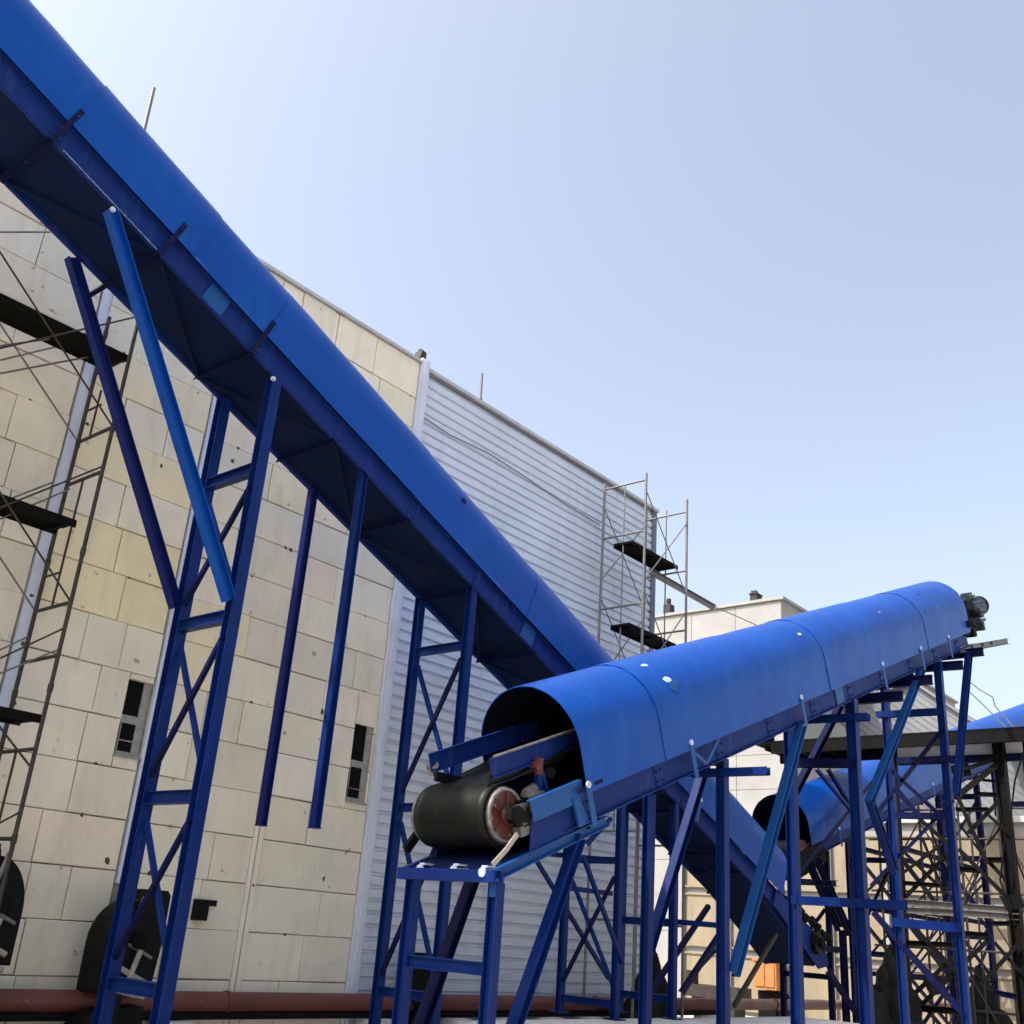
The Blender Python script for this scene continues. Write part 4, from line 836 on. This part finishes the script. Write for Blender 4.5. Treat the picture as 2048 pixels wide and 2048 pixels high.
# ------------------------------------------------------------------ far buildings
# tall cream block
fb = thing('far_building', 'tall cream building far behind the corrugated corner, top against the sky', 'building', (40, 30, GZ))
c = MB(); c.box(40.03, 62, 19.35, 60, GZ, 14.15); c.build('wall', M['farwall'], fb)
c = MB(); y = 19.35
while y < 45:
    z = GZ
    while z < 14:
        zt_ = min(z+(1.4 if z < 10.5 else 2.9), 14.13)
        c.box(39.99, 40.03, y+0.012, y+2.2-0.012, z+0.01, zt_-0.01); z = zt_
        if z >= 14.1: break
    y += 2.2
c.build('panel_facing', M['farwhite'], fb)
c = MB(); c.box(39.88, 62.1, 19.2, 60, 14.15, 14.28); c.build('coping', M['farwhite'], fb)
c = MB(); q = atX(1511, 1197, 40.3); c.box(40.1, 40.6, q.y-0.15, q.y+0.17, 14.28, q.z+0.15); c.box(40.05, 40.65, q.y-0.19, q.y+0.2, q.z+0.15, q.z+0.2); c.box(40.12, 40.3, q.y-.12, q.y+.12, q.z+.2, q.z+.32)
tag(recentre(c.build('chimney', M['scaff_dark'])), 'small dark chimney on the far cream building\'s roof', 'chimney')
c = MB(); q = atX(1337, 1222, 40.3); c.box(40.1, 40.5, q.y-0.2, q.y+0.16, 14.28, 14.8); c.cyl((40.3, q.y, 14.9), (40.3, q.y, 15.1), .12, 8)
tag(recentre(c.build('roof_vent', M['scaff_dark'])), 'small dark roof vent seen through the right scaffold', 'vent')
# low long building
lb = thing('low_building', 'long cream building with tan panels between white pilasters, behind the lattice', 'building', (39, 6, GZ))
c = MB(); c.box(39.3, 50, -14, 24, GZ, 4.75); c.build('wall', M['farwhite'], lb)
c = MB(); c.box(39.1, 50.2, -14.2, 24.2, 4.75, 4.95); c.build('coping', M['coping'], lb)
y = 23.6; k = 0; npan = 0
pil = MB()
while y > -13:
    wp = 2.1
    for (za, zb) in ((2.35, 4.25), (0.15, 2.0), (-2.0, -0.2)):
        c = MB(); c.box(39.22, 39.30, y-wp+0.2, y-0.2, za, zb)
        c.box(39.16, 39.22, y-wp+0.13, y-0.13, zb, zb+0.06); c.box(39.16, 39.22, y-wp+0.13, y-0.13, za-0.06, za)
        if npan < 60: c.build('wall_panel', M['farpanel'], lb); npan += 1
    pil.box(39.12, 39.3, y-0.09, y+0.09, GZ, 4.75); y -= wp
pil.build('pilaster', M['farwhite'], lb)
c = MB(); A_ = atX(1545, 1950, 39); c.box(38.4, 39.1, A_.y-0.45, A_.y+0.45, A_.z-0.5, A_.z+0.45); c.box(38.35, 39.1, A_.y-0.5, A_.y+0.5, A_.z+0.45, A_.z+0.52); c.box(38.36, 38.4, A_.y-0.38, A_.y-0.02, A_.z-0.4, A_.z+0.35); c.box(38.36, 38.4, A_.y+0.02, A_.y+0.38, A_.z-0.4, A_.z+0.35)
tag(recentre(c.build('cabinet', M['orange'])), 'orange wall cabinet seen under the steep conveyor\'s lower end', 'cabinet')
c = MB(); c.prism([(38.7, A_.y-0.9, GZ), (38.7, A_.y+0.45, GZ), (38.7, A_.y+0.45, A_.z-0.55), (38.7, A_.y-0.5, A_.z-0.6), (38.7, A_.y-0.8, A_.z-1.0)], (0.5, 0, 0)); c.box(38.6, 38.7, A_.y-0.3, A_.y+0.3, GZ, A_.z-0.9)
tag(recentre(c.build('machine', M['blackobj'])), 'dark machine standing below the orange cabinet', 'machine')
q = atX(1425, 1975, 36); c = MB(); c.box(36, 37, q.y-1.0, q.y+1.1, q.z-0.35, q.z+0.05); c.box(36, 36.4, q.y+0.8, q.y+1.1, q.z+0.05, q.z+0.5); c.box(36.1, 36.9, q.y-.8, q.y-.6, GZ, q.z-.35); c.box(36.1, 36.9, q.y+.7, q.y+.9, GZ, q.z-.35)
tag(recentre(c.build('bench', M['scaff_dark'])), 'low grey bench-like frame near the pipe, between the trestles', 'bench')
# grey ribbed gabled hall beyond the gantry
gh = thing('gabled_hall', 'grey ribbed hall with a sloping roof line beyond the dark gantry', 'building', (50, 15, GZ))
XH = 46
prof = [(19.6, GZ), (19.6, 10.3), (19.23, 10.85), (16.0, 11.5), (13.15, 9.2), (11.6, 8.0), (11.6, GZ)]
c = MB(); c.prism([(XH, y, z) for y, z in prof], (16, 0, 0)); c.build('wall', M['fargrey'], gh)
c = MB(); k = 0.35
top = lambda y: 11.5-(16.0-y)*0.806 if y < 16 else 11.5-(y-16)*0.2
while k < 9:
    pts = [(11.7+0.1*i, 11.5-(16.0-(11.7+0.1*i))*0.806-k) for i in range(79)]
    pts = [(y, z) for y, z in pts if z < top(y)-0.1]
    if len(pts) > 2: c.beam((XH-0.015, pts[0][0], pts[0][1]), (XH-0.015, pts[-1][0], pts[-1][1]), 0.05, 0.05, side=(1, 0, 0))
    k += 0.32
c.build('rib', M['fargrey'], gh)
c = MB(); c.beam((XH-0.1, 16.0, 11.55), (XH-0.1, 11.5, 7.95), 0.3, 0.10, side=(1, 0, 0)); c.beam((XH-0.1, 16.0, 11.55), (XH-0.1, 19.3, 10.88), 0.3, 0.10, side=(1, 0, 0)); c.build('verge', M['fargrey'], gh)
sh = thing('shed', 'small cream gable wall between the trestles above the dark gantry', 'building', (44, 20, GZ))
c = MB(); c.prism([(44.5, 22.5, GZ), (44.5, 22.5, 9.95), (44.5, 18.9, 9.75), (44.5, 18.2, 9.0), (44.5, 18.2, GZ)], (1.3, 0, 0)); c.build('wall', M['farwall'], sh)
c = MB(); c.prism([(44.4, 22.6, 9.97), (44.4, 22.6, 10.1), (44.4, 18.8, 9.9), (44.4, 18.1, 9.1), (44.4, 18.1, 8.95), (44.4, 18.85, 9.77)], (1.5, 0, 0)); c.build('roof', M['fargrey'], sh)
for (pts_, lab_) in ((((2048, 1500), (2030, 1560), (2020, 1640), (2034, 1720), (2050, 1760)), 'looping dark cable hanging from the gantry at the right edge'), (((1996, 1590), (2010, 1680), (2000, 1760), (2030, 1850)), 'dark cable drooping down the gantry\'s right column')):
    c = tube_path([atX(a, b, GX-0.3) for a, b in pts_], 0.02, 6); tag(recentre(c.build('cable', BLK)), lab_, 'cable')
# thin wires at the right
for (pts, lab) in ((((1925, 1352), (1960, 1380), (1985, 1394), (1990, 1412), (2032, 1460)), 'upper thin wire beside the rising conveyor\'s drive end'), (((1937, 1382), (1965, 1408), (2014, 1458)), 'lower thin wire beside the rising conveyor\'s drive end')):
    c = tube_path([atX(a, b, 30) for a, b in pts], 0.018, 6); tag(recentre(c.build('wire', M['cable'])), lab, 'wire')

# ------------------------------------------------------------------ lift everything to yard level
for o in bpy.data.objects:
    if o.parent is None and o.type in ('MESH', 'EMPTY'):
        o.location.z += EYE
